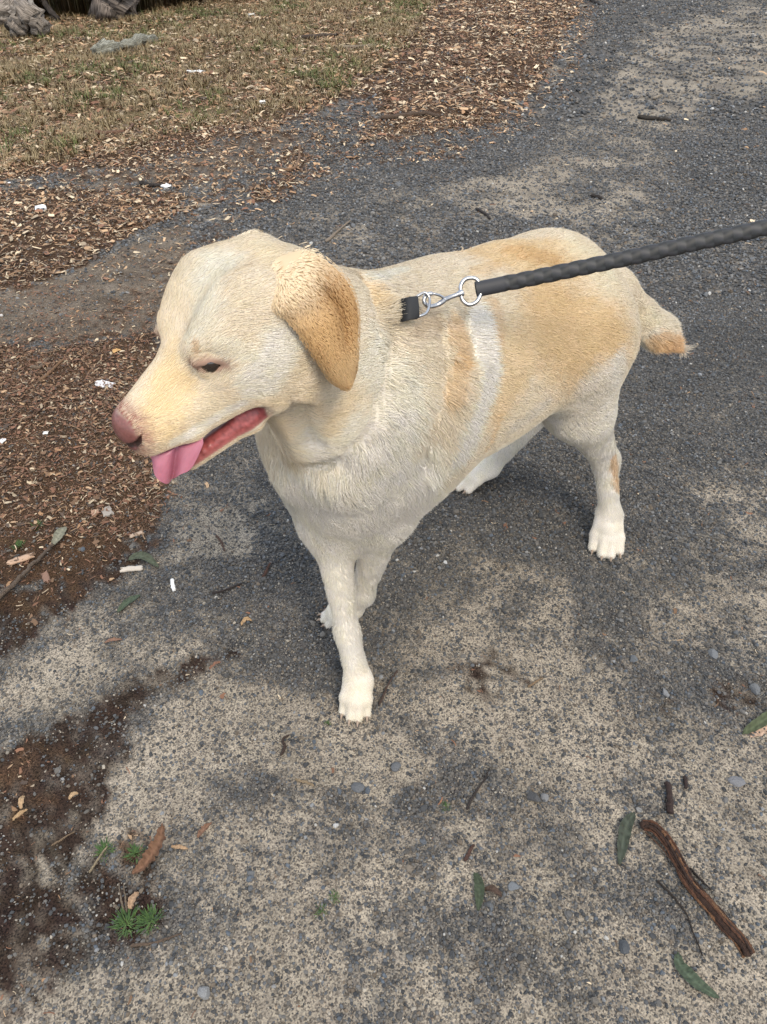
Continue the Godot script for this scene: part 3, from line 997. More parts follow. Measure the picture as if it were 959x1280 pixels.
	cap("lh toe", 0.013, Vector3(0.4729, 0.0522, -1.1061), Vector3(0.4744, 0.0250, -1.0710), 0.00891, 0.0099)
	cap("lh toe", 0.007, Vector3(0.4744, 0.0250, -1.0710), Vector3(0.4728, 0.0094, -1.0495), 0.0099, 0.00891)
	cap("lh toe", 0.013, Vector3(0.4628, 0.0522, -1.1080), Vector3(0.4572, 0.0250, -1.0645), 0.00891, 0.0099)
	cap("lh toe", 0.007, Vector3(0.4572, 0.0250, -1.0645), Vector3(0.4530, 0.0094, -1.0385), 0.0099, 0.00891)
	cap("lh toe", 0.013, Vector3(0.4528, 0.0522, -1.1100), Vector3(0.4418, 0.0250, -1.0675), 0.00891, 0.0099)
	cap("lh toe", 0.007, Vector3(0.4418, 0.0250, -1.0675), Vector3(0.4360, 0.0094, -1.0418), 0.0099, 0.00891)
	cap("lh toe", 0.013, Vector3(0.4427, 0.0522, -1.1119), Vector3(0.4282, 0.0250, -1.0799), 0.00891, 0.0099)
	cap("lh toe", 0.007, Vector3(0.4282, 0.0250, -1.0799), Vector3(0.4217, 0.0094, -1.0594), 0.0099, 0.00891)
	cap("right thigh", 0.06, Vector3(0.2344, 0.4400, -1.2208), Vector3(0.1490, 0.3000, -1.1796), 0.1, 0.06)
	cap("right gaskin", 0.05, Vector3(0.1490, 0.3000, -1.1796), Vector3(0.3449, 0.1600, -1.3286), 0.05, 0.026)
	cap("right hock", 0.02, Vector3(0.3449, 0.1600, -1.3286), Vector3(0.2355, 0.0350, -1.2871), 0.023, 0.02)
	cap("rh pad", 0.018, Vector3(0.2355, 0.0310, -1.2871), Vector3(0.2048, 0.0237, -1.2732), 0.021, 0.021)
	cap("rh toe", 0.013, Vector3(0.2345, 0.0332, -1.2713), Vector3(0.2057, 0.0250, -1.2501), 0.0081, 0.009)
	cap("rh toe", 0.007, Vector3(0.2057, 0.0250, -1.2501), Vector3(0.1867, 0.0085, -1.2390), 0.009, 0.0081)
	cap("rh toe", 0.013, Vector3(0.2306, 0.0332, -1.2798), Vector3(0.1908, 0.0250, -1.2589), 0.0081, 0.009)
	cap("rh toe", 0.007, Vector3(0.1908, 0.0250, -1.2589), Vector3(0.1665, 0.0085, -1.2471), 0.009, 0.0081)
	cap("rh toe", 0.013, Vector3(0.2268, 0.0332, -1.2883), Vector3(0.1849, 0.0250, -1.2719), 0.0081, 0.009)
	cap("rh toe", 0.007, Vector3(0.1849, 0.0250, -1.2719), Vector3(0.1600, 0.0085, -1.2614), 0.009, 0.0081)
	cap("rh toe", 0.013, Vector3(0.2229, 0.0332, -1.2967), Vector3(0.1880, 0.0250, -1.2890), 0.0081, 0.009)
	cap("rh toe", 0.007, Vector3(0.1880, 0.0250, -1.2890), Vector3(0.1671, 0.0085, -1.2820), 0.009, 0.0081)
	cut("skin fold", 0.028, Vector3(0.0170, 0.6482, -0.7700), Vector3(0.0162, 0.6179, -0.7541), 0.0045, 0.0045)
	cut("skin fold", 0.028, Vector3(0.0162, 0.6179, -0.7541), Vector3(0.0024, 0.5692, -0.7363), 0.0045, 0.0045)
	cut("skin fold", 0.028, Vector3(0.0024, 0.5692, -0.7363), Vector3(-0.0241, 0.5109, -0.7273), 0.0045, 0.0045)
	cut("skin fold", 0.028, Vector3(-0.0241, 0.5109, -0.7273), Vector3(-0.0625, 0.4713, -0.7328), 0.0045, 0.0045)
	cut("skin fold", 0.028, Vector3(-0.0625, 0.4713, -0.7328), Vector3(-0.0976, 0.4596, -0.7441), 0.0045, 0.0045)
	cut("skin fold", 0.028, Vector3(-0.0149, 0.6945, -0.7951), Vector3(-0.0013, 0.6811, -0.7769), 0.0045, 0.0045)
	cut("skin fold", 0.028, Vector3(-0.0013, 0.6811, -0.7769), Vector3(0.0022, 0.6602, -0.7512), 0.0045, 0.0045)
	cut("skin fold", 0.028, Vector3(-0.1011, 0.6640, -0.6294), Vector3(-0.0940, 0.5972, -0.6708), 0.0045, 0.0045)
	cut("skin fold", 0.028, Vector3(-0.0940, 0.5972, -0.6708), Vector3(-0.0843, 0.5217, -0.7130), 0.0045, 0.0045)
	cut("skin fold", 0.028, Vector3(0.0798, 0.6091, -0.8268), Vector3(0.0873, 0.5634, -0.8080), 0.0045, 0.0045)
	cut("skin fold", 0.028, Vector3(0.0873, 0.5634, -0.8080), Vector3(0.0742, 0.5110, -0.7780), 0.0045, 0.0045)
	cut("skin fold", 0.028, Vector3(0.0742, 0.5110, -0.7780), Vector3(0.0597, 0.4351, -0.7744), 0.0045, 0.0045)
	cut("skin fold", 0.028, Vector3(0.1136, 0.6077, -0.8711), Vector3(0.1247, 0.5741, -0.8489), 0.0045, 0.0045)
	egg("cranium", 0.035, Vector3(-0.1334, 0.7095, -0.7005), 0.074, 0.052, 0.06, FWD, TOP)
	cap("brow", 0.025, Vector3(-0.1740, 0.7043, -0.6325), Vector3(-0.1403, 0.7356, -0.6566), 0.0175, 0.027)
	cap("brow", 0.025, Vector3(-0.2088, 0.7046, -0.6764), Vector3(-0.1776, 0.7359, -0.7036), 0.0175, 0.027)
	egg("temple", 0.03, Vector3(-0.1168, 0.7120, -0.6562), 0.05, 0.04, 0.026, FWD, TOP)
	egg("temple", 0.03, Vector3(-0.1727, 0.7124, -0.7267), 0.05, 0.04, 0.026, FWD, TOP)
	egg("cheek", 0.03, Vector3(-0.1027, 0.6713, -0.6715), 0.05, 0.045, 0.028, FWD, TOP)
	egg("cheek", 0.03, Vector3(-0.1549, 0.6717, -0.7373), 0.05, 0.045, 0.028, FWD, TOP)
	cap("cheekbone", 0.02, Vector3(-0.1589, 0.6770, -0.6345), Vector3(-0.1015, 0.6944, -0.6544), 0.018, 0.018)
	cap("cheekbone", 0.02, Vector3(-0.2037, 0.6773, -0.6909), Vector3(-0.1711, 0.6950, -0.7422), 0.018, 0.018)
	cap("bridge", 0.025, Vector3(-0.2041, 0.6698, -0.6446), Vector3(-0.2515, 0.6356, -0.6072), 0.0255, 0.017)
	cap("flew", 0.02, Vector3(-0.1415, 0.6584, -0.6561), Vector3(-0.2356, 0.6212, -0.6047), 0.026, 0.0185)
	cap("flew", 0.02, Vector3(-0.1788, 0.6587, -0.7031), Vector3(-0.2505, 0.6213, -0.6235), 0.026, 0.0185)
	cap("flew edge", 0.012, Vector3(-0.1410, 0.6382, -0.6490), Vector3(-0.1949, 0.6163, -0.6185), 0.0105, 0.0085)
	cap("flew edge", 0.012, Vector3(-0.1857, 0.6386, -0.7054), Vector3(-0.2278, 0.6166, -0.6600), 0.0105, 0.0085)
	cap("flew edge", 0.012, Vector3(-0.1949, 0.6163, -0.6185), Vector3(-0.2382, 0.6070, -0.6052), 0.0085, 0.009)
	cap("flew edge", 0.012, Vector3(-0.2278, 0.6166, -0.6600), Vector3(-0.2506, 0.6071, -0.6209), 0.0085, 0.009)
	cap("ear base", 0.02, Vector3(-0.1031, 0.7352, -0.6657), Vector3(-0.0797, 0.7438, -0.6892), 0.018, 0.018)
	cap("ear base", 0.02, Vector3(-0.1603, 0.7357, -0.7377), Vector3(-0.1319, 0.7442, -0.7550), 0.018, 0.018)
	cap("jaw", 0.012, Vector3(-0.1030, 0.6460, -0.6816), Vector3(-0.1436, 0.6061, -0.6522), 0.02, 0.0125)
	cap("jaw", 0.012, Vector3(-0.1452, 0.6464, -0.7349), Vector3(-0.1834, 0.6065, -0.7023), 0.02, 0.0125)
	cap("jaw", 0.012, Vector3(-0.1436, 0.6061, -0.6522), Vector3(-0.2077, 0.5715, -0.6258), 0.0125, 0.0105)
	cap("jaw", 0.012, Vector3(-0.1834, 0.6065, -0.7023), Vector3(-0.2238, 0.5717, -0.6462), 0.0125, 0.0105)
	cap("jaw floor", 0.015, Vector3(-0.1259, 0.6203, -0.7070), Vector3(-0.2046, 0.5731, -0.6449), 0.022, 0.009)
	cut("mouth cut", 0.004, Vector3(-0.1334, 0.6245, -0.6398), Vector3(-0.1832, 0.5998, -0.6208), 0.005, 0.008)
	cut("mouth cut", 0.004, Vector3(-0.1931, 0.6250, -0.7150), Vector3(-0.2230, 0.6001, -0.6709), 0.005, 0.008)
	cap("nose", 0.004, Vector3(-0.2559, 0.6324, -0.6152), Vector3(-0.2447, 0.6323, -0.6011), 0.015, 0.015)
	cap("nose tip", 0.005, Vector3(-0.2578, 0.6261, -0.6099), Vector3(-0.2504, 0.6261, -0.6005), 0.0115, 0.0115)
	cap("nostril wing", 0.003, Vector3(-0.2451, 0.6206, -0.5984), Vector3(-0.2336, 0.6253, -0.5966), 0.008, 0.0065)
	cap("nostril wing", 0.003, Vector3(-0.2588, 0.6208, -0.6156), Vector3(-0.2578, 0.6255, -0.6272), 0.008, 0.0065)
	cut("nostril", 0.0022, Vector3(-0.2586, 0.6135, -0.5954), Vector3(-0.2502, 0.6166, -0.5899), 0.0046, 0.004)
	cut("nostril", 0.0022, Vector3(-0.2648, 0.6136, -0.6032), Vector3(-0.2682, 0.6167, -0.6126), 0.0046, 0.004)
	cut("nostril", 0.002, Vector3(-0.2502, 0.6166, -0.5899), Vector3(-0.2403, 0.6249, -0.5849), 0.0036, 0.0024)
	cut("nostril", 0.002, Vector3(-0.2682, 0.6167, -0.6126), Vector3(-0.2707, 0.6251, -0.6233), 0.0036, 0.0024)
	cut("nostril", 0.0016, Vector3(-0.2403, 0.6249, -0.5849), Vector3(-0.2344, 0.6343, -0.5879), 0.0022, 0.0012)
	cut("nostril", 0.0016, Vector3(-0.2707, 0.6251, -0.6233), Vector3(-0.2665, 0.6346, -0.6283), 0.0022, 0.0012)
	egg("gum", 0.003, Vector3(-0.1382, 0.6095, -0.6503), 0.0023, 0.0019, 0.0032, FWD, TOP)
	egg("gum", 0.003, Vector3(-0.1840, 0.6099, -0.7080), 0.0023, 0.0019, 0.0032, FWD, TOP)
	egg("gum", 0.003, Vector3(-0.1445, 0.6070, -0.6464), 0.0041, 0.0026, 0.0032, FWD, TOP)
	egg("gum", 0.003, Vector3(-0.1892, 0.6074, -0.7028), 0.0041, 0.0026, 0.0032, FWD, TOP)
	egg("gum", 0.003, Vector3(-0.1513, 0.6045, -0.6431), 0.0035, 0.0033, 0.0032, FWD, TOP)
	egg("gum", 0.003, Vector3(-0.1940, 0.6048, -0.6969), 0.0035, 0.0033, 0.0032, FWD, TOP)
	egg("gum", 0.003, Vector3(-0.1582, 0.6019, -0.6399), 0.0029, 0.0019, 0.0032, FWD, TOP)
	egg("gum", 0.003, Vector3(-0.1987, 0.6022, -0.6910), 0.0029, 0.0019, 0.0032, FWD, TOP)
	egg("gum", 0.003, Vector3(-0.1642, 0.5963, -0.6372), 0.0023, 0.0026, 0.0032, FWD, TOP)
	egg("gum", 0.003, Vector3(-0.2027, 0.5967, -0.6857), 0.0023, 0.0026, 0.0032, FWD, TOP)
	egg("gum", 0.003, Vector3(-0.1711, 0.5938, -0.6340), 0.0041, 0.0033, 0.0032, FWD, TOP)
	egg("gum", 0.003, Vector3(-0.2074, 0.5941, -0.6798), 0.0041, 0.0033, 0.0032, FWD, TOP)
	egg("gum", 0.003, Vector3(-0.1779, 0.5913, -0.6307), 0.0035, 0.0019, 0.0032, FWD, TOP)
	egg("gum", 0.003, Vector3(-0.2122, 0.5915, -0.6739), 0.0035, 0.0019, 0.0032, FWD, TOP)
	egg("gum", 0.003, Vector3(-0.1847, 0.5887, -0.6274), 0.0029, 0.0026, 0.0032, FWD, TOP)
	egg("gum", 0.003, Vector3(-0.2169, 0.5890, -0.6681), 0.0029, 0.0026, 0.0032, FWD, TOP)
	egg("gum", 0.003, Vector3(-0.1908, 0.5832, -0.6248), 0.0023, 0.0033, 0.0032, FWD, TOP)
	egg("gum", 0.003, Vector3(-0.2209, 0.5834, -0.6628), 0.0023, 0.0033, 0.0032, FWD, TOP)
	cap("lip front", 0.008, Vector3(-0.2488, 0.6115, -0.6095), Vector3(-0.2409, 0.6063, -0.6158), 0.012, 0.01)
	cut("philtrum", 0.004, Vector3(-0.2629, 0.6120, -0.5983), Vector3(-0.2557, 0.5961, -0.6042), 0.0018, 0.0018)
	cut("furrow", 0.03, Vector3(-0.2277, 0.7147, -0.6256), Vector3(-0.1580, 0.7813, -0.6805), 0.005, 0.005)
	cut_egg("socket", 0.018, Vector3(-0.1730, 0.6930, -0.6066), 0.016, 0.01, 0.009, FWD, TOP)
	cut_egg("socket", 0.018, Vector3(-0.2339, 0.6935, -0.6834), 0.016, 0.01, 0.009, FWD, TOP)
	cap("upper lid", 0.005, Vector3(-0.1775, 0.6960, -0.6168), Vector3(-0.1566, 0.6977, -0.6224), 0.0058, 0.0064)
	cap("upper lid", 0.005, Vector3(-0.2250, 0.6964, -0.6766), Vector3(-0.2147, 0.6982, -0.6957), 0.0058, 0.0064)
	cap("lower lid", 0.006, Vector3(-0.1730, 0.6852, -0.6201), Vector3(-0.1549, 0.6869, -0.6242), 0.0055, 0.0055)
	cap("lower lid", 0.006, Vector3(-0.2209, 0.6856, -0.6804), Vector3(-0.2127, 0.6874, -0.6971), 0.0055, 0.0055)
	cut("eye slit", 0.002, Vector3(-0.1746, 0.6917, -0.6136), Vector3(-0.1511, 0.6918, -0.6195), 0.0014, 0.0012)
	cut("eye slit", 0.002, Vector3(-0.2274, 0.6921, -0.6802), Vector3(-0.2164, 0.6924, -0.7017), 0.0014, 0.0012)
	stroke("golden flank", Vector3(0.2420, 0.5543, -0.9740), Vector3(0.3165, 0.4985, -1.0049), 0.118, srgb(222, 186, 134), 0.90)
	stroke("golden back", Vector3(0.1512, 0.6234, -1.0478), Vector3(0.2662, 0.6006, -1.0876), 0.071, srgb(228, 196, 146), 0.85)
	stroke("light rump", Vector3(0.2976, 0.5983, -1.1231), Vector3(0.3398, 0.5632, -1.0863), 0.049, srgb(240, 222, 190), 0.60)
	stroke("golden side", Vector3(0.1860, 0.5558, -0.9023), Vector3(0.1528, 0.5008, -0.8486), 0.060, srgb(228, 198, 152), 0.80)
	stroke("tan back patch", Vector3(0.1872, 0.6206, -1.0545), Vector3(0.2502, 0.6033, -1.0668), 0.028, srgb(208, 164, 108), 0.80)
	stroke("tan back patch", Vector3(0.1195, 0.6326, -0.9595), Vector3(0.2140, 0.6177, -1.0760), 0.014, srgb(220, 182, 128), 0.50)
	stroke("white chest", Vector3(-0.0576, 0.5187, -0.7169), Vector3(-0.0095, 0.5020, -0.7391), 0.089, srgb(240, 234, 222), 0.80)
	stroke("white breast", Vector3(-0.1085, 0.4021, -0.7632), Vector3(0.0436, 0.4265, -0.7679), 0.076, srgb(240, 236, 226), 0.70)
	stroke("white neck", Vector3(-0.0084, 0.6362, -0.7229), Vector3(0.0198, 0.5636, -0.7533), 0.056, srgb(240, 232, 216), 0.70)
	stroke("white shoulder band", Vector3(0.1235, 0.6052, -0.8868), Vector3(0.1401, 0.5398, -0.8464), 0.025, srgb(248, 240, 224), 0.90)
	stroke("white shoulder band", Vector3(0.1401, 0.5398, -0.8464), Vector3(0.1048, 0.4384, -0.8052), 0.028, srgb(248, 240, 224), 0.85)
	stroke("tan shoulder stripe", Vector3(0.0867, 0.6189, -0.8495), Vector3(0.1001, 0.5750, -0.8272), 0.014, srgb(208, 164, 112), 0.60)
	stroke("tan shoulder stripe", Vector3(0.1001, 0.5750, -0.8272), Vector3(0.0849, 0.5310, -0.8028), 0.016, srgb(212, 170, 118), 0.55)
	stroke("tan rib stripe", Vector3(0.1409, 0.6120, -0.9187), Vector3(0.1509, 0.5746, -0.8793), 0.015, srgb(214, 172, 122), 0.50)
	stroke("tan rib stripe", Vector3(0.1582, 0.4725, -0.8517), Vector3(0.1473, 0.4194, -0.8485), 0.010, srgb(218, 180, 130), 0.60)
	stroke("grey undercoat", Vector3(0.0384, 0.6360, -0.7968), Vector3(0.0590, 0.6348, -0.8291), 0.023, srgb(176, 150, 122), 0.60)
	stroke("tan neck", Vector3(-0.0225, 0.6936, -0.8117), Vector3(-0.0087, 0.6748, -0.7900), 0.016, srgb(226, 192, 142), 0.60)
	stroke("pale neck", Vector3(-0.0162, 0.6909, -0.8176), Vector3(0.0211, 0.6565, -0.9177), 0.016, srgb(244, 236, 222), 0.70)
	stroke("tan ruff", Vector3(-0.0439, 0.6044, -0.6914), Vector3(-0.0648, 0.5529, -0.7026), 0.020, srgb(232, 210, 172), 0.60)
	stroke("white forehead", Vector3(-0.1656, 0.7605, -0.6902), Vector3(-0.1748, 0.7321, -0.6316), 0.038, srgb(240, 232, 216), 0.60)
	stroke("white brow", Vector3(-0.1523, 0.7129, -0.6137), Vector3(-0.1344, 0.7082, -0.6145), 0.016, srgb(236, 226, 206), 0.70)
	stroke("peach muzzle", Vector3(-0.2053, 0.6723, -0.6162), Vector3(-0.2188, 0.6399, -0.5953), 0.033, srgb(236, 208, 160), 0.75)
	stroke("peach stop", Vector3(-0.2056, 0.7008, -0.6429), Vector3(-0.2083, 0.6855, -0.6239), 0.012, srgb(234, 210, 168), 0.60)
	stroke("white lip", Vector3(-0.2127, 0.6137, -0.5978), Vector3(-0.1443, 0.6436, -0.6246), 0.009, srgb(244, 236, 222), 0.80)
	stroke("white cheek", Vector3(-0.0982, 0.7094, -0.6274), Vector3(-0.1246, 0.6700, -0.6199), 0.031, srgb(244, 238, 226), 0.70)
	stroke("brow spot", Vector3(-0.1774, 0.7147, -0.6179), Vector3(-0.1778, 0.7069, -0.6168), 0.005, srgb(196, 160, 120), 0.70)
	stroke("cream crown", Vector3(-0.1268, 0.7664, -0.7242), Vector3(-0.1071, 0.7651, -0.6888), 0.019, srgb(240, 220, 186), 0.60)
	stroke("white thigh", Vector3(0.3523, 0.3305, -1.0574), Vector3(0.3355, 0.4291, -1.0029), 0.061, srgb(228, 221, 208), 0.85)
	stroke("white thigh edge", Vector3(0.3641, 0.4621, -1.0199), Vector3(0.3950, 0.3149, -1.0800), 0.027, srgb(232, 226, 214), 0.80)
	stroke("white fore leg", Vector3(-0.0685, 0.2082, -0.7957), Vector3(-0.0643, 0.1021, -0.7531), 0.046, srgb(240, 232, 216), 0.70)
	stroke("white paw", Vector3(-0.0408, 0.0476, -0.6986), Vector3(-0.0407, 0.0208, -0.6713), 0.047, srgb(226, 218, 203), 0.90)
	stroke("white hind paw", Vector3(0.4444, 0.0555, -1.0798), Vector3(0.4461, 0.0177, -1.0388), 0.061, srgb(228, 222, 210), 0.90)
	stroke("tan hock", Vector3(0.4469, 0.1794, -1.1331), Vector3(0.4674, 0.1108, -1.1256), 0.013, srgb(208, 168, 122), 0.80)
	stroke("tail tip", Vector3(0.5203, 0.3659, -1.2422), Vector3(0.5518, 0.3496, -1.2530), 0.036, srgb(206, 156, 102), 0.85)
	stroke("tail middle", Vector3(0.4177, 0.4624, -1.0824), Vector3(0.5058, 0.3675, -1.2453), 0.020, srgb(224, 188, 142), 0.60)
	stroke("pale tail", Vector3(0.4603, 0.4389, -1.2263), Vector3(0.4916, 0.4154, -1.2414), 0.023, srgb(240, 222, 190), 0.60)
	stroke("grey belly", Vector3(0.1878, 0.4277, -0.8859), Vector3(0.2392, 0.4421, -0.9269), 0.019, srgb(206, 200, 188), 0.60)
	stroke("whisker spot", Vector3(-0.2344, 0.6469, -0.5947), Vector3(-0.2344, 0.6463, -0.5943), 0.002, srgb(110, 82, 72), 0.70)
	stroke("whisker spot", Vector3(-0.2285, 0.6469, -0.5961), Vector3(-0.2286, 0.6462, -0.5957), 0.002, srgb(110, 82, 72), 0.60)
	stroke("whisker spot", Vector3(-0.2228, 0.6454, -0.5969), Vector3(-0.2228, 0.6447, -0.5965), 0.002, srgb(120, 90, 80), 0.60)
	stroke("whisker spot", Vector3(-0.2262, 0.6397, -0.5929), Vector3(-0.2262, 0.6390, -0.5925), 0.002, srgb(130, 95, 85), 0.60)
	stroke("whisker spot", Vector3(-0.2197, 0.6318, -0.5919), Vector3(-0.2198, 0.6310, -0.5917), 0.002, srgb(130, 95, 85), 0.50)
	stroke("whisker spot", Vector3(-0.2008, 0.6327, -0.6001), Vector3(-0.2009, 0.6318, -0.5999), 0.002, srgb(150, 105, 85), 0.50)
	stroke("whisker spot", Vector3(-0.2129, 0.6404, -0.5973), Vector3(-0.2130, 0.6396, -0.5970), 0.002, srgb(150, 105, 85), 0.40)
	stroke("white belly", Vector3(-0.0666, 0.3600, -0.7607), Vector3(0.0349, 0.3533, -0.7849), 0.068, srgb(240, 236, 228), 0.70)

func ear_mesh(side: float) -> Array:      # points, normals of a folded flap hanging from the skull
	var front := [Vector3(-0.070, 0.038, 0.046), Vector3(-0.0650, 0.033, 0.071), Vector3(-0.070, 0.018, 0.080), Vector3(-0.0731, 0.0065, 0.087), Vector3(-0.0732, -0.0143, 0.092), Vector3(-0.076, -0.042, 0.0945), Vector3(-0.080, -0.068, 0.095), Vector3(-0.0855, -0.0795, 0.0945)]
	var rear := [Vector3(-0.112, 0.044, 0.028), Vector3(-0.126, 0.048, 0.056), Vector3(-0.142, 0.012, 0.072), Vector3(-0.1385, -0.020, 0.083), Vector3(-0.122, -0.052, 0.090), Vector3(-0.109, -0.072, 0.094), Vector3(-0.0985, -0.0805, 0.095), Vector3(-0.089, -0.0815, 0.0945)]
	var fp := smooth_path(PackedVector3Array(front), 5)
	var rp := smooth_path(PackedVector3Array(rear), 5)
	var rows := fp.size()
	var cols := 17
	var out := PackedVector3Array()
	var inn := PackedVector3Array()
	for i in rows:
		var t := i / (rows - 1.0)
		for j in cols:
			var s := j / (cols - 1.0)
			var p := fp[i].lerp(rp[i], s)
			var bulge := 0.012 * sin(PI * s) * smoothstep(0.0, 0.2, t) * (1.0 - 0.5 * t)
			bulge -= 0.0085 * exp(-pow((s - 0.60 - 0.10 * t) / 0.09, 2.0)) * smoothstep(0.16, 0.30, t) * (1.0 - smoothstep(0.45, 0.68, t))
			if t < 0.25:
				p.y += 0.006 * sin(PI * s) * (1.0 - t / 0.25)
			if side < 0.0:
				p.y -= 0.018
			p.y -= 0.009 * (1.0 - t)
			var rim := minf(s, 1.0 - s)
			var th := 0.0030 * (1.0 - pow(1.0 - clampf(rim / 0.10, 0.0, 1.0), 2.0)) + 0.0004
			if i >= rows - 3:
				th *= (rows - 1 - i) / 3.0
			out.append(hd(p.x, p.y, (p.z + bulge + th) * side))
			inn.append(hd(p.x, p.y, (p.z + bulge - th) * side))
	var v := PackedVector3Array()
	for i in rows:
		for j in cols:
			v.append(out[i * cols + j])
		for j in range(cols - 1, -1, -1):
			v.append(inn[i * cols + j])
	return [v, rows, cols * 2]

func build_dog() -> void:
	var dog := thing("dog", "stocky yellow labrador type dog walking on the gravel, mouth open and pink tongue out", "dog", BODY)
	build_bones()
	fine = [AABB(HEAD + Vector3(-0.17, -0.17, -0.17), Vector3(0.34, 0.30, 0.34))]
	var paws := [Vector3(-0.0443, 0.0246, -0.7002), Vector3(-0.0801, 0.0265, -0.8793), Vector3(0.4529, 0.0356, -1.0839), Vector3(0.2048, 0.0237, -1.2732)]
	for p in paws:
		fine.append(AABB(p + Vector3(-0.085, -0.04, -0.085), Vector3(0.17, 0.115, 0.17)))
	var cells := [0.003, 0.0026, 0.0026, 0.0026, 0.0026]
	var none: Array[AABB] = []
	var muzzle: Array[AABB] = [AABB(hd(0.045, -0.045, 0.0) - Vector3(0.095, 0.095, 0.085), Vector3(0.19, 0.17, 0.17))]
	mesh_field(muzzle[0], 0.0019, none)
	muzzle[0] = muzzle[0].grow(-0.010)
	for i in fine.size():
		mesh_field(fine[i], cells[i], muzzle if i == 0 else none)
	var holes: Array[AABB] = []
	for b in fine:
		holes.append(b.grow(-0.012))
	mesh_field(AABB(Vector3(-0.40, -0.02, -1.50), Vector3(1.12, 0.86, 1.06)), 0.008, holes)
	var body_v := PackedVector3Array()
	for p in skin_v:
		body_v.append(p - BODY)
	var shown := PackedColorArray()
	for i in skin_c.size():
		var k := 1.0 if skin_wet[i] else 0.96      # pale skin between the hairs
		shown.append(Color(minf(skin_c[i].r * k, 0.92), minf(skin_c[i].g * k, 0.90), minf(skin_c[i].b * k, 0.86)))
	var mesh := ArrayMesh.new()
	for faces in [skin_dry_faces, skin_wet_faces]:
		var a := []
		a.resize(Mesh.ARRAY_MAX)
		a[Mesh.ARRAY_VERTEX] = body_v
		a[Mesh.ARRAY_NORMAL] = skin_n
		a[Mesh.ARRAY_COLOR] = shown
		a[Mesh.ARRAY_INDEX] = faces
		mesh.add_surface_from_arrays(Mesh.PRIMITIVE_TRIANGLES, a)
	var hide := tinted(0.9)
	hide.metallic_specular = 0.1
	hide.albedo_color = Color(1.0, 1.0, 1.0)
	var wet := tinted(0.38)
	mesh.surface_set_material(0, hide)
	mesh.surface_set_material(1, wet)
	part("body", mesh, null, dog)
	# the coat
	var where := []
	var tint := PackedColorArray()
	for i in skin_v.size():
		if skin_wet[i]:
			continue
		var p := skin_v[i]
		var cell := skin_cell[i]
		if cell > 0.005:
			var hidden := false
			for b in holes:
				if b.has_point(p):
					hidden = true
			if hidden:
				continue
		elif cell > 0.0028 and muzzle[0].has_point(p):
			continue
		var n := skin_n[i]
		var h := in_head(p)
		if h.x > -0.01 and absf(h.z) < 0.06:
			var eye := Vector3((h.x - 0.008) / 0.016, (h.y + 0.0045 - (h.x - 0.008) * 0.32) / 0.008, (absf(h.z) - 0.043) / 0.02).length()
			if eye < 1.0 or h.y < -0.078 and h.y > -0.104:
				continue
		var rule := fur_rule(p, n)
		var l: float = rule[0]
		var many := 15 if cell > 0.005 else (3 if cell > 0.0028 else (2 if cell > 0.0022 else 1))
		if p.y < 0.04 and n.y < -0.3 or p.y < 0.004:
			many = 0
		if p.distance_to(Vector3(0.0317, 0.6544, -0.8110)) < 0.016:      # pressed flat under the collar
			many = 0
		var tx := frame(n, Vector3(0.3, 1, 0.2))
		var wide := 0.00085 if l > 0.012 else 0.0006
		for t in many:
			var q := p + (tx.x * rnd(-0.5, 0.5) + tx.z * rnd(-0.5, 0.5)) * cell * 1.05
			grow(where, tint, q, n, skin_c[i], l, rule[1], rule[2], wide)
	var fur := tinted(0.62)
	fur.metallic_specular = 0.22
	fur.backlight_enabled = true
	fur.backlight = Color(0.56, 0.56, 0.56)
	var hair := hair_mesh()
	scatter("fur", "", "", hair, fur, where, tint, dog)
	print("hairs on the body: ", where.size(), " skin points: ", skin_v.size())
	# the ears
	for side in [1.0, -1.0]:
		var e := ear_mesh(side)
		var ev: PackedVector3Array = e[0]
		var ec := PackedColorArray()
		var lv := PackedVector3Array()
		for p in ev:
			var h := in_head(p)
			var t := smoothstep(0.042, -0.005, h.y)
			var c := Color(0.62, 0.49, 0.32).lerp(Color(0.46, 0.265, 0.112), t)
			c = c.lerp(Color(0.30, 0.155, 0.06), 0.85 * exp(-pow((h.x + 0.118) / 0.016, 2.0) - pow((h.y + 0.002) / 0.030, 2.0)))
			c = c.lerp(Color(0.50, 0.32, 0.155), smoothstep(-0.03, -0.06, h.y) * 0.6)
			if side < 0.0:
				c = Color(0.66, 0.555, 0.40)
			ec.append(c)
			lv.append(p - BODY)
		var em := sheet(e[1], e[2], lv, ec, true)
		var ear := part("ear", em, hide, dog)
		var en: PackedVector3Array = em.surface_get_arrays(0)[Mesh.ARRAY_NORMAL]
		where = []
		tint = PackedColorArray()
		for i in ev.size():
			var n := en[i]
			var outer := (i % int(e[2])) < int(e[2]) / 2
			if not outer:
				continue
			var outside: Vector3 = -RIGHT * side
			if (n.dot(outside) < 0.0) == outer:
				n = -n
			var lie: Vector3 = (-TOP * 0.9 - FWD * 0.25 - outside * 0.0)
			lie = (lie - n * lie.dot(n)).normalized()
			for t in 18:
				var tx := frame(n, Vector3(0.3, 1, 0.2))
				grow(where, tint, ev[i] + (tx.x * rnd(-0.5, 0.5) + tx.z * rnd(-0.5, 0.5)) * 0.007 + n * 0.0012, n, ec[i] * 1.06, 0.0048, lie, 0.05, 0.0007)
		scatter("ear_fur", "", "", hair, fur, where, tint, ear)
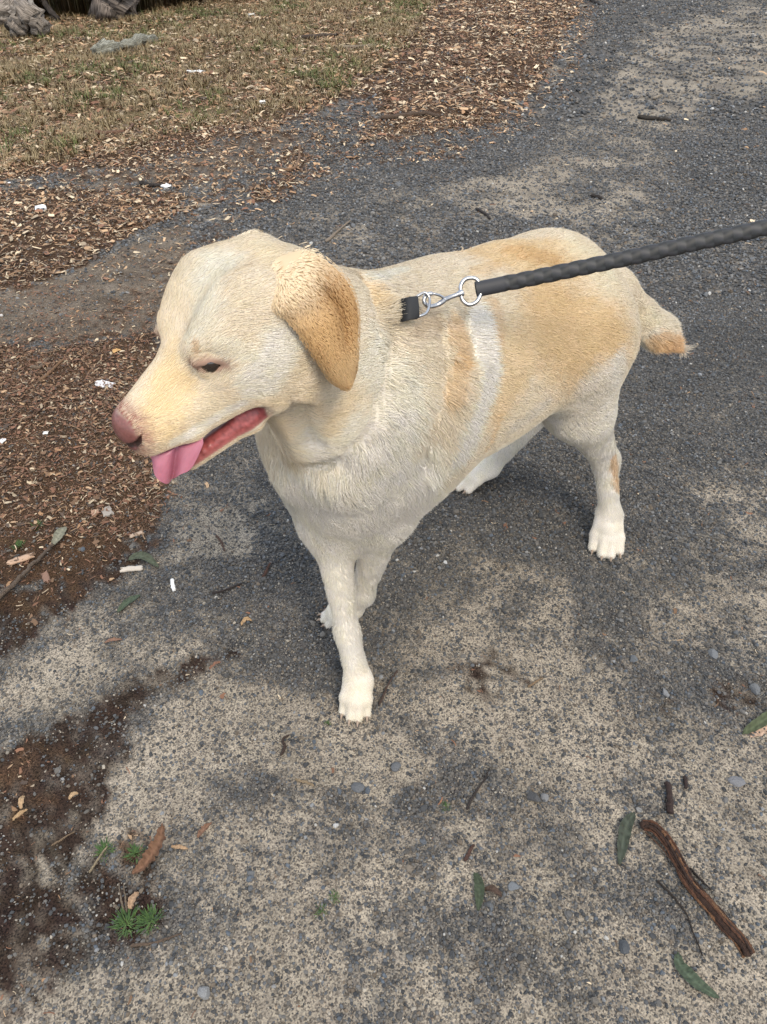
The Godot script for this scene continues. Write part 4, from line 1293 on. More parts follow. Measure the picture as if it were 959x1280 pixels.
	# eyes, tongue, claws
	for side in [1.0, -1.0]:
		var ball := SphereMesh.new()
		ball.radius = 0.0125
		ball.height = 0.025
		ball.radial_segments = 24
		ball.rings = 12
		var m := paint(Color(0.022, 0.013, 0.009), 0.12)
		m.clearcoat_enabled = true
		m.clearcoat = 1.0
		m.clearcoat_roughness = 0.05
		part("eye", ball, m, dog).position = hd(0.006, -0.0055, 0.0385 * side) - BODY
	build_tongue(dog)
	var horn := paint(Color(0.30, 0.22, 0.16), 0.45)
	for k in claws:
		var tip: Vector3 = k[0]
		var way: Vector3 = k[1]
		var pts := PackedVector3Array([tip - way * 0.004 - BODY, tip + way * 0.003 + Vector3(0, 0.0015, 0) - BODY, tip + way * 0.0085 + Vector3(0, -0.001, 0) - BODY])
		part("claw", tube(pts, PackedFloat32Array([0.0028, 0.0024, 0.0010]), 7), horn, dog)

var claws := [[Vector3(-0.0270, 0.0066, -0.6714), Vector3(0.0118, -0.2581, 0.9660)], [Vector3(-0.0417, 0.0068, -0.6628), Vector3(-0.0773, -0.2133, 0.9739)], [Vector3(-0.0552, 0.0068, -0.6643), Vector3(-0.1435, -0.2133, 0.9664)], [Vector3(-0.0676, 0.0066, -0.6761), Vector3(-0.2286, -0.2581, 0.9387)], [Vector3(-0.1060, 0.0059, -0.8624), Vector3(-0.9604, -0.2720, 0.0598)], [Vector3(-0.1150, 0.0062, -0.8752), Vector3(-0.9741, -0.2249, -0.0243)], [Vector3(-0.1143, 0.0062, -0.8873), Vector3(-0.9704, -0.2249, -0.0874)], [Vector3(-0.1039, 0.0059, -0.8990), Vector3(-0.9473, -0.2720, -0.1694)], [Vector3(0.4722, 0.0089, -1.0417), Vector3(-0.0747, -0.1829, 0.9803)], [Vector3(0.4517, 0.0092, -1.0307), Vector3(-0.1575, -0.1501, 0.9760)], [Vector3(0.4342, 0.0092, -1.0341), Vector3(-0.2183, -0.1501, 0.9643)], [Vector3(0.4194, 0.0089, -1.0519), Vector3(-0.2968, -0.1829, 0.9373)], [Vector3(0.1805, 0.0082, -1.2353), Vector3(-0.8493, -0.1787, 0.4968)], [Vector3(0.1600, 0.0085, -1.2439), Vector3(-0.8887, -0.1465, 0.4345)], [Vector3(0.1533, 0.0085, -1.2586), Vector3(-0.9114, -0.1465, 0.3845)], [Vector3(0.1603, 0.0082, -1.2797), Vector3(-0.9325, -0.1787, 0.3138)]]

func build_tongue(dog: Node3D) -> void:
	# a folded sheet that spills over the left lower lip: inner edge in the mouth, outer rim with its tip
	var root := [Vector3(-0.2458, 0.5928, -0.6273), Vector3(-0.2332, 0.5854, -0.6272), Vector3(-0.2228, 0.5865, -0.6303), Vector3(-0.2116, 0.5912, -0.6341), Vector3(-0.2006, 0.5952, -0.6351), Vector3(-0.1914, 0.5995, -0.6347), Vector3(-0.1839, 0.6042, -0.6330)]
	var lip := [Vector3(-0.2414, 0.5918, -0.6079), Vector3(-0.2329, 0.5945, -0.6057), Vector3(-0.2231, 0.5955, -0.6071), Vector3(-0.2137, 0.5969, -0.6107), Vector3(-0.2039, 0.5990, -0.6133), Vector3(-0.1943, 0.6033, -0.6145), Vector3(-0.1857, 0.6071, -0.6162)]
	var rim := [Vector3(-0.2403, 0.5868, -0.6062), Vector3(-0.2383, 0.5767, -0.5989), Vector3(-0.2315, 0.5678, -0.5980), Vector3(-0.2238, 0.5620, -0.5997), Vector3(-0.2136, 0.5742, -0.6020), Vector3(-0.2005, 0.5817, -0.6059), Vector3(-0.1851, 0.6055, -0.6116)]
	var a := smooth_path(PackedVector3Array(root), 6)
	var b := smooth_path(PackedVector3Array(lip), 6)
	var r := smooth_path(PackedVector3Array(rim), 6)
	var cols := a.size()
	var rows := 18
	var out_dir := (FWD * 0.35 - RIGHT * 0.9).normalized()
	var v := PackedVector3Array()
	var c := PackedColorArray()
	for side in 2:
		for i in rows:
			pass
	for i in rows:
		var t := i / (rows - 1.0)
		var top := []
		var tone := []
		for j in cols:
			var s := j / (cols - 1.0)
			var p: Vector3
			if t < 0.4:
				p = a[j].lerp(b[j], t / 0.4)
			else:
				p = b[j].lerp(r[j], (t - 0.4) / 0.6)
			p += Vector3.UP * 0.004 * sin(PI * clampf(t / 0.8, 0.0, 1.0))
			var crease := exp(-pow((s - 0.52) / 0.075, 2.0))
			p += out_dir * (0.0055 * absf(sin(TAU * (s * 0.98 - 0.02))) * smoothstep(0.2, 0.7, t) - 0.004 * crease * smoothstep(0.2, 0.6, t))
			top.append(p)
			var k := 1.0 + 0.12 * noise_b.get_noise_3d(p.x * 2600.0, p.y * 2600.0, p.z * 2600.0)
			tone.append(Color(0.43 * k, 0.15 * k, 0.20 * k).lerp(Color(0.27, 0.085, 0.12), crease * 0.75))
		var th := 0.0015 * sqrt(clampf((1.0 - t) * 4.0, 0.05, 1.0))
		for j in cols:
			v.append(top[j] + out_dir * th - BODY)
			c.append(tone[j])
		for j in range(cols - 1, -1, -1):
			v.append(top[j] - out_dir * th - BODY)
			c.append(tone[j])
	var m := tinted(0.4)
	m.subsurf_scatter_enabled = true
	m.subsurf_scatter_strength = 0.1
	part("tongue", sheet(rows, cols * 2, v, c, true), m, dog)

# ------------------------------------------------------------------ collar and lead
func build_lead() -> void:
	var web := paint(Color(0.022, 0.023, 0.025), 0.75)
	web.albedo_texture = noise_tex(FastNoiseLite.TYPE_SIMPLEX, 0.12, 256, Color(0.6, 0.6, 0.6), Color(0.85, 0.85, 0.85), Color.WHITE, 2, 14)
	web.uv1_triplanar = true
	web.uv1_scale = Vector3(40, 40, 40)
	var chrome := paint(Color(0.50, 0.50, 0.51), 0.26, 1.0)
	chrome.albedo_texture = noise_tex(FastNoiseLite.TYPE_SIMPLEX, 0.03, 128, Color(0.75, 0.75, 0.76), Color(0.9, 0.9, 0.9), Color.WHITE, 3, 15)
	chrome.uv1_triplanar = true
	chrome.uv1_scale = Vector3(20, 20, 20)
	var tab := [Vector3(0.0189, 0.6731, -0.7954), Vector3(0.0388, 0.6688, -0.8104), Vector3(0.0404, 0.6529, -0.7880), Vector3(0.0216, 0.6549, -0.7763), Vector3(0.0063, 0.6497, -0.8349), Vector3(0.0092, 0.6305, -0.8150)]
	var collar := thing("dog_collar", "black webbing dog collar almost hidden in the neck fur, with steel ring", "collar", tab[0])
	# the band goes round the neck just under the tips of the hair
	var axis := (HEAD - FWD * 0.06 - (BODY + AHEAD * 0.20 + Vector3(0, 0.50, 0))).normalized()
	var first: Vector3 = (tab[0] + tab[3]) * 0.5
	var core: Vector3 = BODY + AHEAD * 0.20 + Vector3(0, 0.50, 0)
	core += axis * axis.dot(first - core)
	var f := frame(axis, first - core)
	var v := PackedVector3Array()
	for i in 72:
		var a := TAU * i / 71.0
		var dir := f.z * cos(a) + f.x * sin(a)
		var r := 0.02
		while r < 0.3 and field_at(core + dir * r) < 0.0:
			r += 0.002
		r -= 0.013 + 0.008 * smoothstep(0.2, 1.2, minf(a, TAU - a))
		for q in [Vector2(-0.010, 0.0), Vector2(0.010, 0.0), Vector2(0.010, 0.0025), Vector2(-0.010, 0.0025)]:
			v.append(core + dir * (r + q.y) + axis * q.x - tab[0])
	part("band", sheet(72, 4, v, PackedColorArray(), true), web, collar)
	# the loop of webbing that holds the ring
	v = PackedVector3Array()
	var nrm: Vector3 = ((tab[1] - tab[0]).cross(tab[3] - tab[0])).normalized()
	if nrm.y < 0.0:
		nrm = -nrm
	for row in [[tab[4], tab[5]], [tab[0], tab[3]], [tab[0].lerp(tab[1], 0.5) + nrm * 0.002, tab[3].lerp(tab[2], 0.5) + nrm * 0.002], [tab[1], tab[2]]]:
		var a: Vector3 = row[0]
		var b: Vector3 = row[1]
		for q in [a + nrm * 0.0028, a.lerp(b, 0.5) + nrm * 0.0034, b + nrm * 0.0028, b - nrm * 0.0028, a.lerp(b, 0.5) - nrm * 0.0022, a - nrm * 0.0028]:
			v.append(q - tab[0])
	var last: Vector3 = (tab[1] + tab[2]) * 0.5 + (tab[1] - tab[0]).normalized() * 0.0015
	for q in 6:
		v.append(last - tab[0])
	part("loop", sheet(5, 6, v, PackedColorArray(), true), web, collar)
	part("ring", tube(local_path([Vector3(0.0388, 0.6688, -0.8104), Vector3(0.0483, 0.6709, -0.8163), Vector3(0.0540, 0.6656, -0.8129), Vector3(0.0529, 0.6586, -0.8026), Vector3(0.0490, 0.6551, -0.7954), Vector3(0.0404, 0.6538, -0.7901)], tab[0], 5), PackedFloat32Array([0.0017]), 10, 0.0, 1.0, true), chrome, collar)
	# the lead
	var lead := thing("dog_lead", "dark braided dog lead stretched to the right, clipped on by a steel snap hook", "leash", Vector3(0.1126, 0.6621, -0.8434))
	var org := lead.position
	var pts := smooth_path(PackedVector3Array([Vector3(0.1116, 0.6621, -0.8434), Vector3(0.2023, 0.6783, -0.8512), Vector3(0.2862, 0.6952, -0.8557), Vector3(0.3677, 0.7133, -0.8585), Vector3(0.4463, 0.7308, -0.8608), Vector3(0.5511, 0.7552, -0.8666), Vector3(0.6782, 0.7887, -0.8793), Vector3(0.7594, 0.8145, -0.8891)]), 60)
	v = PackedVector3Array()
	var c := PackedColorArray()
	var sides := 28
	var run := 0.0
	for i in pts.size():
		if i:
			run += pts[i].distance_to(pts[i - 1])
		var d := pts[mini(i + 1, pts.size() - 1)] - pts[maxi(i - 1, 0)]
		var g := frame(d, Vector3(0.0, 0.55, 0.85))
		var sleeve := run < 0.034
		for j in sides:
			var a := TAU * j / sides
			var u := run / 0.021
			var wa := absf(sin(a * 1.5 + 0.4 + u * PI))
			var wb := absf(sin(a * 1.5 - 0.4 - u * PI))
			var over := wa > wb
			var r := 0.0092 + (0.0016 * (maxf(wa, wb) - 0.75) if not sleeve else 0.0)
			v.append(pts[i] + (g.x * cos(a) * 1.0 + g.z * sin(a) * 0.62) * r - org)
			var tone := (0.024 if over else 0.011) + 0.010 * (maxf(wa, wb) - 0.7)
			if sleeve:
				tone = 0.026
			c.append(Color(tone * 0.95, tone, tone * 1.08))
	var braid := tinted(0.55)
	part("braided_strap", sheet(pts.size(), sides, v, c, true), braid, lead)
	var hook := part("snap_hook", tube(local_path([Vector3(0.0730, 0.6578, -0.8247), Vector3(0.0642, 0.6549, -0.8181), Vector3(0.0535, 0.6554, -0.8131), Vector3(0.0477, 0.6610, -0.8141), Vector3(0.0505, 0.6661, -0.8201), Vector3(0.0582, 0.6666, -0.8232)], org, 6), PackedFloat32Array([0.0032, 0.0027, 0.0027, 0.0027, 0.0026, 0.0021]), 10), chrome, lead)
	part("gate", tube(local_path([Vector3(0.0582, 0.6666, -0.8232), Vector3(0.0660, 0.6639, -0.8248), Vector3(0.0730, 0.6592, -0.8260)], org, 4), PackedFloat32Array([0.0017]), 8), chrome, hook)
	part("barrel", tube(local_path([Vector3(0.0702, 0.6571, -0.8241), Vector3(0.0790, 0.6586, -0.8294), Vector3(0.0908, 0.6604, -0.8351), Vector3(0.0957, 0.6614, -0.8374)], org, 4), PackedFloat32Array([0.0034, 0.0031, 0.0028, 0.0028, 0.004, 0.0045, 0.0045]), 12), chrome, lead)
	part("swivel_ring", tube(local_path([Vector3(0.0928, 0.6611, -0.8371), Vector3(0.0928, 0.6675, -0.8428), Vector3(0.0987, 0.6728, -0.8490), Vector3(0.1094, 0.6731, -0.8506), Vector3(0.1154, 0.6683, -0.8476), Vector3(0.1173, 0.6597, -0.8399), Vector3(0.1123, 0.6523, -0.8318), Vector3(0.1026, 0.6499, -0.8283), Vector3(0.0948, 0.6546, -0.8313)], org, 6, true), PackedFloat32Array([0.0025]), 10, 0.0, 1.0, true), chrome, lead)

func local_path(pts: Array, org: Vector3, per: int, closed := false) -> PackedVector3Array:
	var out := PackedVector3Array()
	for p in pts:
		out.append(p - org)
	if closed:
		out.append(out[0])
	out = smooth_path(out, per)
	if closed:
		out.remove_at(out.size() - 1)
	return out

func bark_stick(label: String, pts: Array, r0: float, r1: float) -> void:   # a core wrapped in torn strands of bark
	var at := on_ground(pts[0])
	var o := thing("bark_stick", label, "stick", at)
	var path := PackedVector3Array()
	for p in pts:
		path.append(on_ground(p, r0 * 0.9 + p.y) - at)
	path = smooth_path(path, 9)
	var n := path.size()
	var radii := PackedFloat32Array()
	for i in n:
		radii.append(lerpf(r0, r1, i / (n - 1.0)) * 0.80 * (1.0 + 0.25 * noise_c.get_noise_1d(i * 14.0)))
	part("core", tube(path, radii, 10, 0.4), bark(Color(0.075, 0.035, 0.02)), o)
	var tones := [Color(0.20, 0.085, 0.042), Color(0.13, 0.055, 0.028), Color(0.25, 0.115, 0.055), Color(0.075, 0.036, 0.022), Color(0.34, 0.165, 0.075)]
	for k in 34:
		var a0 := rnd(0, TAU)
		var twist := rnd(-1.2, 1.6)
		var i0 := int(rnd(0, n * 0.75))
		var i1 := mini(n - 1, i0 + int(rnd(n * 0.15, n * 0.55)))
		var strip := PackedVector3Array()
		var rr := PackedFloat32Array()
		for i in range(i0, i1 + 1):
			var f := frame(path[mini(i + 1, n - 1)] - path[maxi(i - 1, 0)])
			var a := a0 + twist * i / n
			var end := minf(i - i0, i1 - i)
			var lift := 0.96 + 0.06 * noise_c.get_noise_2d(i * 20.0, k * 30.0) + (0.25 * rnd(0.0, 1.0) if end < 1.0 else 0.0)
			strip.append(path[i] + (f.x * cos(a) + f.z * sin(a)) * lerpf(r0, r1, i / (n - 1.0)) * lift)
			rr.append(lerpf(r0, r1, 0.5) * rnd(0.16, 0.34) * (0.4 if end < 1.0 else 1.0))
		if strip.size() > 3:
			part("bark_strand", tube(strip, rr, 6, 0.3), bark(tones[rng.randi() % 5]), o)

# ------------------------------------------------------------------ single things lying about
func on_ground(p: Vector3, up := 0.0) -> Vector3:
	return Vector3(p.x, height(p.x, p.z) + up, p.z)

func twig(label: String, pts: Array, r0: float, r1: float, c: Color, called := "twig", category := "twig", lift := 0.55, rough := 0.5) -> Node3D:
	var at := on_ground(pts[0])
	var path := PackedVector3Array()
	for p in pts:
		path.append(on_ground(p, maxf(r0, r1) * lift + 0.002 + p.y) - at)
	path = smooth_path(path, 8)
	var radii := PackedFloat32Array()
	for i in path.size():
		radii.append(lerpf(r0, r1, i / (path.size() - 1.0)) * (1.0 + 0.12 * noise_c.get_noise_1d(i * 17.0 + at.x * 999.0)))
		path[i] += Vector3(noise_c.get_noise_1d(i * 9.0), 0.4 * noise_c.get_noise_1d(i * 11.0 + 50.0), noise_c.get_noise_1d(i * 8.0 + 90.0)) * r0 * 0.8
	return solo(called, label, category, tube(path, radii, 9, rough), paint(c, 0.8) if called == "cigarette_end" else bark(c), at)

func bark(c: Color) -> StandardMaterial3D:
	var m := paint(c, 0.9)
	m.albedo_texture = bark_tex
	m.uv1_scale = Vector3(3.0, 14.0, 1.0)
	m.heightmap_enabled = true
	m.heightmap_texture = bark_tex
	m.heightmap_scale = 0.12
	return m

var bark_tex: Texture2D
var vein_tex: Texture2D

func leaf(label: String, pts: Array, width: float, c: Color, called := "gum_leaf", category := "leaf", curl := 0.25, lift := 0.004) -> MeshInstance3D:
	c = Color(lerpf(c.r, c.g, 0.25), c.g * 0.92, lerpf(c.b, c.g, 0.15)) if c.g > c.r else c
	var at := on_ground(pts[0])
	var path := PackedVector3Array()
	for p in pts:
		path.append(on_ground(p, lift + p.y) - at)
	path = smooth_path(path, 12)
	var rows := path.size()
	var v := PackedVector3Array()
	var cols := PackedColorArray()
	for i in rows:
		var t := i / (rows - 1.0)
		var d := path[mini(i + 1, rows - 1)] - path[maxi(i - 1, 0)]
		var f := frame(d)
		var w := width * 0.5 * pow(sin(PI * clampf(0.04 + t * 0.95, 0.0, 1.0)), 0.75)
		if t < 0.08:
			w = width * 0.06
		for j in 7:
			var s := (j - 3.0) / 3.0
			var e := absf(s)
			v.append(path[i] + f.x * s * w * (1.0 + (0.5 if called == "dead_leaf" else 0.16) * noise_c.get_noise_2d(i * 3.0 + at.z * 900.0, (0.0 if s < 0.0 else 500.0))) + f.z * (curl * w * e * e + 0.0016 * noise_c.get_noise_2d(i * 3.0 + at.x * 300.0, s * 10.0)))
			var k := 1.0 + 0.35 * exp(-pow(s / 0.10, 2.0)) + 0.6 * noise_c.get_noise_2d(i * 2.5 + at.x * 500.0, j * 4.0)
			cols.append(Color(c.r * k, c.g * k, c.b * k))
	# the underside, so that the blade has a thickness
	var all := PackedVector3Array()
	var tone := PackedColorArray()
	for i in rows:
		for j in 7:
			all.append(v[i * 7 + j])
			tone.append(cols[i * 7 + j])
		for j in range(6, -1, -1):
			all.append(v[i * 7 + j] - Vector3(0, 0.0005, 0))
			tone.append(cols[i * 7 + j] * 0.8)
	var m := tinted(0.72)
	m.metallic_specular = 0.3
	return solo(called, label, category, sheet(rows, 14, all, tone, true), m, at)

func pebble(label: String, p: Vector3, size: Vector3, turn: float, c: Color, sd: int, sunk := 0.35) -> void:
	c = c.lerp(Color(c.g, c.g, c.g), 0.55) * 0.85
	var m := paint(c, 0.8)
	m.albedo_texture = noise_tex(FastNoiseLite.TYPE_SIMPLEX, 0.06, 128, Color(0.6, 0.6, 0.6), Color(0.85, 0.85, 0.85), Color.WHITE, 4, sd)
	m.uv1_triplanar = true
	m.uv1_scale = Vector3(0.8, 0.8, 0.8)
	var o := solo("pebble", label, "stone", rock_mesh(sd, 0.85, 1), m, on_ground(p, size.y * (1.0 - 2.0 * sunk)))
	o.basis = Basis(Vector3.UP, turn) * Basis.from_scale(size)

func weed(label: String, p: Vector3, r: float, sd: int, blades := 34) -> void:
	var o := thing("weed_tuft", label, "weed", on_ground(p), "green weed tufts in the gravel")
	var c := [Color(0.045, 0.095, 0.018), Color(0.070, 0.125, 0.026), Color(0.030, 0.065, 0.014)]
	for k in 3:
		var m := paint(c[k], 0.6)
		m.backlight_enabled = true
		m.backlight = Color(0.15, 0.25, 0.08)
		var b := part("blades", blades_mesh(sd * 7 + k, blades, 0.75, 0.55, 0.075), m, o)
		b.scale = Vector3(r, r * 0.6, r) * 0.78
		b.set_meta("kind", "stuff")

func scrap(label: String, p: Vector3, l: float, w: float, turn: float, c: Color, sd: int, called := "paper_scrap", category := "paper scrap", thick := 0.0015) -> void:
	var r := RandomNumberGenerator.new()
	r.seed = sd
	var v := PackedVector3Array()
	var rows := 7
	for side in 2:
		pass
	var ring_top := []
	for i in rows:
		var t := i / (rows - 1.0) - 0.5
		var row := []
		for j in 5:
			var s := j / 4.0 - 0.5
			var edge := 1.0 + (r.randf_range(-0.25, 0.2) if j == 0 or j == 4 or i == 0 or i == rows - 1 else 0.0)
			row.append(Vector3(s * w * edge, r.randf_range(0.0, 0.12) * w + thick, t * l * edge))
		ring_top.append(row)
	for i in rows:
		for j in 5:
			v.append(ring_top[i][j])
		for j in range(4, -1, -1):
			v.append(ring_top[i][j] - Vector3(0, thick, 0))
	var o := solo(called, label, category, sheet(rows, 10, v, PackedColorArray(), true), paint(c, 0.85), on_ground(p, 0.002))
	o.basis = Basis(Vector3.UP, turn)

func build_things() -> void:
	var green := Color(0.075, 0.12, 0.055)
	# the bark stick at the lower right and what lies round it
	bark_stick("thick reddish-brown fibrous bark stick lying bent on the gravel, the largest stick near the camera", [Vector3(0.373, 0.004, -0.493), Vector3(0.390, 0.005, -0.490), Vector3(0.405, 0.003, -0.470), Vector3(0.414, 0.001, -0.439), Vector3(0.421, 0, -0.412), Vector3(0.437, 0.001, -0.386), Vector3(0.451, 0.002, -0.361), Vector3(0.465, 0.001, -0.342), Vector3(0.471, 0, -0.325)], 0.0066, 0.0082)
	twig("frayed bark fibre peeling off along the side of the thick bark stick", [Vector3(0.378, 0.004, -0.485), Vector3(0.395, 0.003, -0.464), Vector3(0.408, 0.008, -0.431), Vector3(0.415, 0.009, -0.416)], 0.0012, 0.0007, Color(0.16, 0.08, 0.045), "bark_fibre", "bark fibre")
	twig("pale splinter of bark raised on the lower half of the bark stick", [Vector3(0.438, 0.012, -0.385), Vector3(0.450, 0.013, -0.367), Vector3(0.457, 0.01, -0.350)], 0.0018, 0.0008, Color(0.36, 0.19, 0.09), "bark_fibre", "bark fibre")
	twig("thin dark twig left of the bark stick, curved across the gravel", [Vector3(0.378, 0, -0.418), Vector3(0.393, 0, -0.399), Vector3(0.405, 0, -0.375), Vector3(0.407, 0, -0.355), Vector3(0.411, 0, -0.325)], 0.0016, 0.0009, Color(0.05, 0.035, 0.025))
	twig("thin dark twig right of the bark stick near its middle", [Vector3(0.428, 0, -0.435), Vector3(0.438, 0, -0.420), Vector3(0.448, 0, -0.406)], 0.0016, 0.001, Color(0.05, 0.035, 0.03))
	leaf("grey-green gum leaf touching the upper end of the bark stick", [Vector3(0.370, 0.004, -0.513), Vector3(0.354, 0.003, -0.495), Vector3(0.343, 0.002, -0.471), Vector3(0.331, 0, -0.440)], 0.018, Color(0.042, 0.058, 0.036))
	leaf("bright green curved gum leaf lying alone below the bark stick at the lower right corner", [Vector3(0.380, 0, -0.329), Vector3(0.378, 0, -0.315), Vector3(0.386, 0.003, -0.300), Vector3(0.400, 0.003, -0.287), Vector3(0.416, 0, -0.278)], 0.017, Color(0.046, 0.076, 0.040))
	leaf("dark green gum leaf standing on edge in the middle of the gravel foreground", [Vector3(0.126, 0, -0.429), Vector3(0.131, 0.002, -0.415), Vector3(0.130, 0.002, -0.397), Vector3(0.127, 0, -0.379)], 0.014, Color(0.038, 0.06, 0.03))
	leaf("small dark brown leaf curled beside the dark green leaf in the middle foreground", [Vector3(0.138, 0, -0.406), Vector3(0.149, 0.004, -0.405), Vector3(0.161, 0, -0.397)], 0.009, Color(0.06, 0.04, 0.03), "dead_leaf", "leaf", 0.5)
	leaf("olive green gum leaf cut by the right edge above the bark stick", [Vector3(0.576, 0, -0.643), Vector3(0.604, 0.004, -0.658), Vector3(0.637, 0.005, -0.676), Vector3(0.676, 0, -0.692)], 0.018, Color(0.06, 0.085, 0.035))
	leaf("pink-tan dry leaf half under the olive leaf at the right edge", [Vector3(0.588, 0, -0.640), Vector3(0.617, 0, -0.655), Vector3(0.662, 0, -0.673)], 0.016, Color(0.42, 0.29, 0.21), "dead_leaf", "leaf", 0.1, 0.001)
	twig("short thick dark brown twig standing out between the bark stick and the gravel behind it", [Vector3(0.430, 0.002, -0.558), Vector3(0.427, 0.002, -0.533), Vector3(0.422, 0, -0.513)], 0.0048, 0.0046, Color(0.055, 0.03, 0.025), "twig_stub", "twig")
	twig("tiny dark brown twig stub beside the thicker stub near the right edge", [Vector3(0.461, 0, -0.569), Vector3(0.457, 0, -0.551)], 0.0035, 0.003, Color(0.06, 0.035, 0.03), "twig_stub", "twig")
	# pebbles
	pebble("smooth grey oval pebble beside a brown hollow at the right", Vector3(0.474, 0, -0.719), Vector3(0.0085, 0.007, 0.0125), 0.3, Color(0.30, 0.30, 0.31), 501, 0.25)
	pebble("pale grey angular stone in the lower left foreground next to dark gravel", Vector3(-0.222, 0, -0.281), Vector3(0.0095, 0.008, 0.012), 0.4, Color(0.32, 0.32, 0.32), 502, 0.3)
	pebble("blue-grey rounded stone below the dog's front paw", Vector3(0.020, 0, -0.585), Vector3(0.010, 0.008, 0.0095), 0.9, Color(0.16, 0.175, 0.20), 503)
	pebble("blue-grey flat stone left of the stone below the front paw", Vector3(-0.039, 0, -0.554), Vector3(0.012, 0.006, 0.010), 0.4, Color(0.15, 0.165, 0.19), 504)
	pebble("dark grey cracked stone in the gravel right of the middle foreground", Vector3(0.226, 0, -0.536), Vector3(0.012, 0.010, 0.013), 0.7, Color(0.10, 0.10, 0.105), 505, 0.25)
	pebble("light grey stone beside the dark cracked stone", Vector3(0.242, 0, -0.537), Vector3(0.007, 0.006, 0.008), 0.1, Color(0.26, 0.26, 0.27), 506)
	pebble("pale blue stone right of the dark green leaf", Vector3(0.180, 0, -0.411), Vector3(0.010, 0.006, 0.008), 0.5, Color(0.20, 0.235, 0.275), 507)
	pebble("dark blue pointed stone left of the bright green leaf", Vector3(0.311, 0, -0.334), Vector3(0.009, 0.006, 0.012), -0.5, Color(0.075, 0.095, 0.12), 508)
	pebble("lavender grey flat stone in the gravel near the right edge", Vector3(0.539, 0, -0.561), Vector3(0.016, 0.006, 0.013), 0.3, Color(0.25, 0.25, 0.28), 509, 0.45)
	pebble("grey stone behind the dark gravel hollow at the right edge", Vector3(0.629, 0, -0.728), Vector3(0.013, 0.009, 0.012), 0.8, Color(0.20, 0.215, 0.23), 510)
	pebble("blue-grey stone above the smooth oval pebble", Vector3(0.582, 0, -0.803), Vector3(0.013, 0.008, 0.010), 1.2, Color(0.20, 0.22, 0.25), 511)
	pebble("small blue stone above the oval pebble, left of the brown hollow", Vector3(0.439, 0, -0.791), Vector3(0.009, 0.007, 0.009), 1.2, Color(0.15, 0.18, 0.21), 512)
	pebble("small white stone in the gravel below the dog's belly", Vector3(0.124, 0, -1.029), Vector3(0.005, 0.004, 0.005), 0.2, Color(0.75, 0.74, 0.72), 513)
	pebble("small white stone in the sandy gravel below the left foreleg", Vector3(-0.069, 0, -0.495), Vector3(0.006, 0.0035, 0.004), 0.6, Color(0.66, 0.64, 0.60), 514)
	# weeds
	weed("left small green weed tuft beside the brown leaf in the lower left sand", Vector3(-0.396, 0, -0.458), 0.021, 11)
	weed("right small green weed tuft touching the curled brown leaf", Vector3(-0.351, 0, -0.454), 0.020, 12)
	weed("left half of the larger green weed pair at the lower left", Vector3(-0.339, 0, -0.361), 0.026, 13, 48)
	weed("right half of the larger green weed pair at the lower left", Vector3(-0.309, 0, -0.365), 0.025, 14, 48)
	weed("tiny weed sprout in the gravel in the middle foreground", Vector3(-0.065, 0, -0.395), 0.013, 15, 18)
	weed("tiny reddish-green sprout beside the bare gravel in the centre foreground", Vector3(0.092, 0, -0.524), 0.012, 16, 15)
	weed("tiny green weed in the brown litter above the long twig", Vector3(-0.744, 0, -1.077), 0.022, 17, 20)
	weed("small weed in the litter left of the dog's chin", Vector3(-0.729, 0, -1.137), 0.022, 18, 20)
	weed("tiny green sprout on the gravel below the front paw", Vector3(-0.083, 0, -0.377), 0.014, 19, 15)
	weed("tiny green sprout beside the oval sand patch left of the paw", Vector3(-0.090, 0, -0.662), 0.010, 20, 12)
	# dead leaves of the foreground
	leaf("large curled red-brown leaf with a stalk beside the right weed tuft", [Vector3(-0.318, 0.012, -0.490), Vector3(-0.316, 0.012, -0.467), Vector3(-0.323, 0.008, -0.449), Vector3(-0.334, 0.004, -0.433), Vector3(-0.348, 0, -0.425)], 0.019, Color(0.13, 0.07, 0.042), "dead_leaf", "leaf", 0.55)
	leaf("small rust-brown leaf on the pale sand at the lower left", [Vector3(-0.267, 0, -0.475), Vector3(-0.259, 0.004, -0.485), Vector3(-0.250, 0, -0.497)], 0.009, Color(0.15, 0.085, 0.055), "dead_leaf", "leaf", 0.4)
	leaf("flat orange-tan leaf on the sand right of the curled red-brown leaf", [Vector3(-0.302, 0, -0.462), Vector3(-0.291, 0.002, -0.461), Vector3(-0.277, 0, -0.459)], 0.006, Color(0.30, 0.20, 0.12), "dead_leaf", "leaf", 0.2)
	leaf("pale tan husk standing behind the larger weed pair", [Vector3(-0.337, 0.004, -0.377), Vector3(-0.334, 0.012, -0.387), Vector3(-0.329, 0.01, -0.396)], 0.010, Color(0.27, 0.18, 0.115), "dead_leaf", "leaf", 0.5)
	leaf("tan leaf scrap on the gravel left of the front paws", [Vector3(-0.260, 0, -0.865), Vector3(-0.252, 0.005, -0.874), Vector3(-0.242, 0, -0.876)], 0.009, Color(0.30, 0.20, 0.11), "dead_leaf", "leaf", 0.5)
	leaf("reddish leaf sliver on the sand left of the front paw", [Vector3(-0.301, 0, -0.767), Vector3(-0.292, 0.003, -0.778), Vector3(-0.283, 0, -0.783)], 0.006, Color(0.17, 0.09, 0.06), "dead_leaf", "leaf", 0.4)
	leaf("tan leaf on dark soil at the left edge", [Vector3(-0.470, 0, -0.533), Vector3(-0.464, 0.004, -0.538), Vector3(-0.458, 0, -0.542)], 0.007, Color(0.32, 0.22, 0.13), "dead_leaf", "leaf", 0.4)
	leaf("upright tan leaf on the dark soil at the left edge", [Vector3(-0.537, 0, -0.519), Vector3(-0.538, 0.006, -0.531), Vector3(-0.540, 0, -0.540)], 0.008, Color(0.32, 0.22, 0.13), "dead_leaf", "leaf", 0.5)
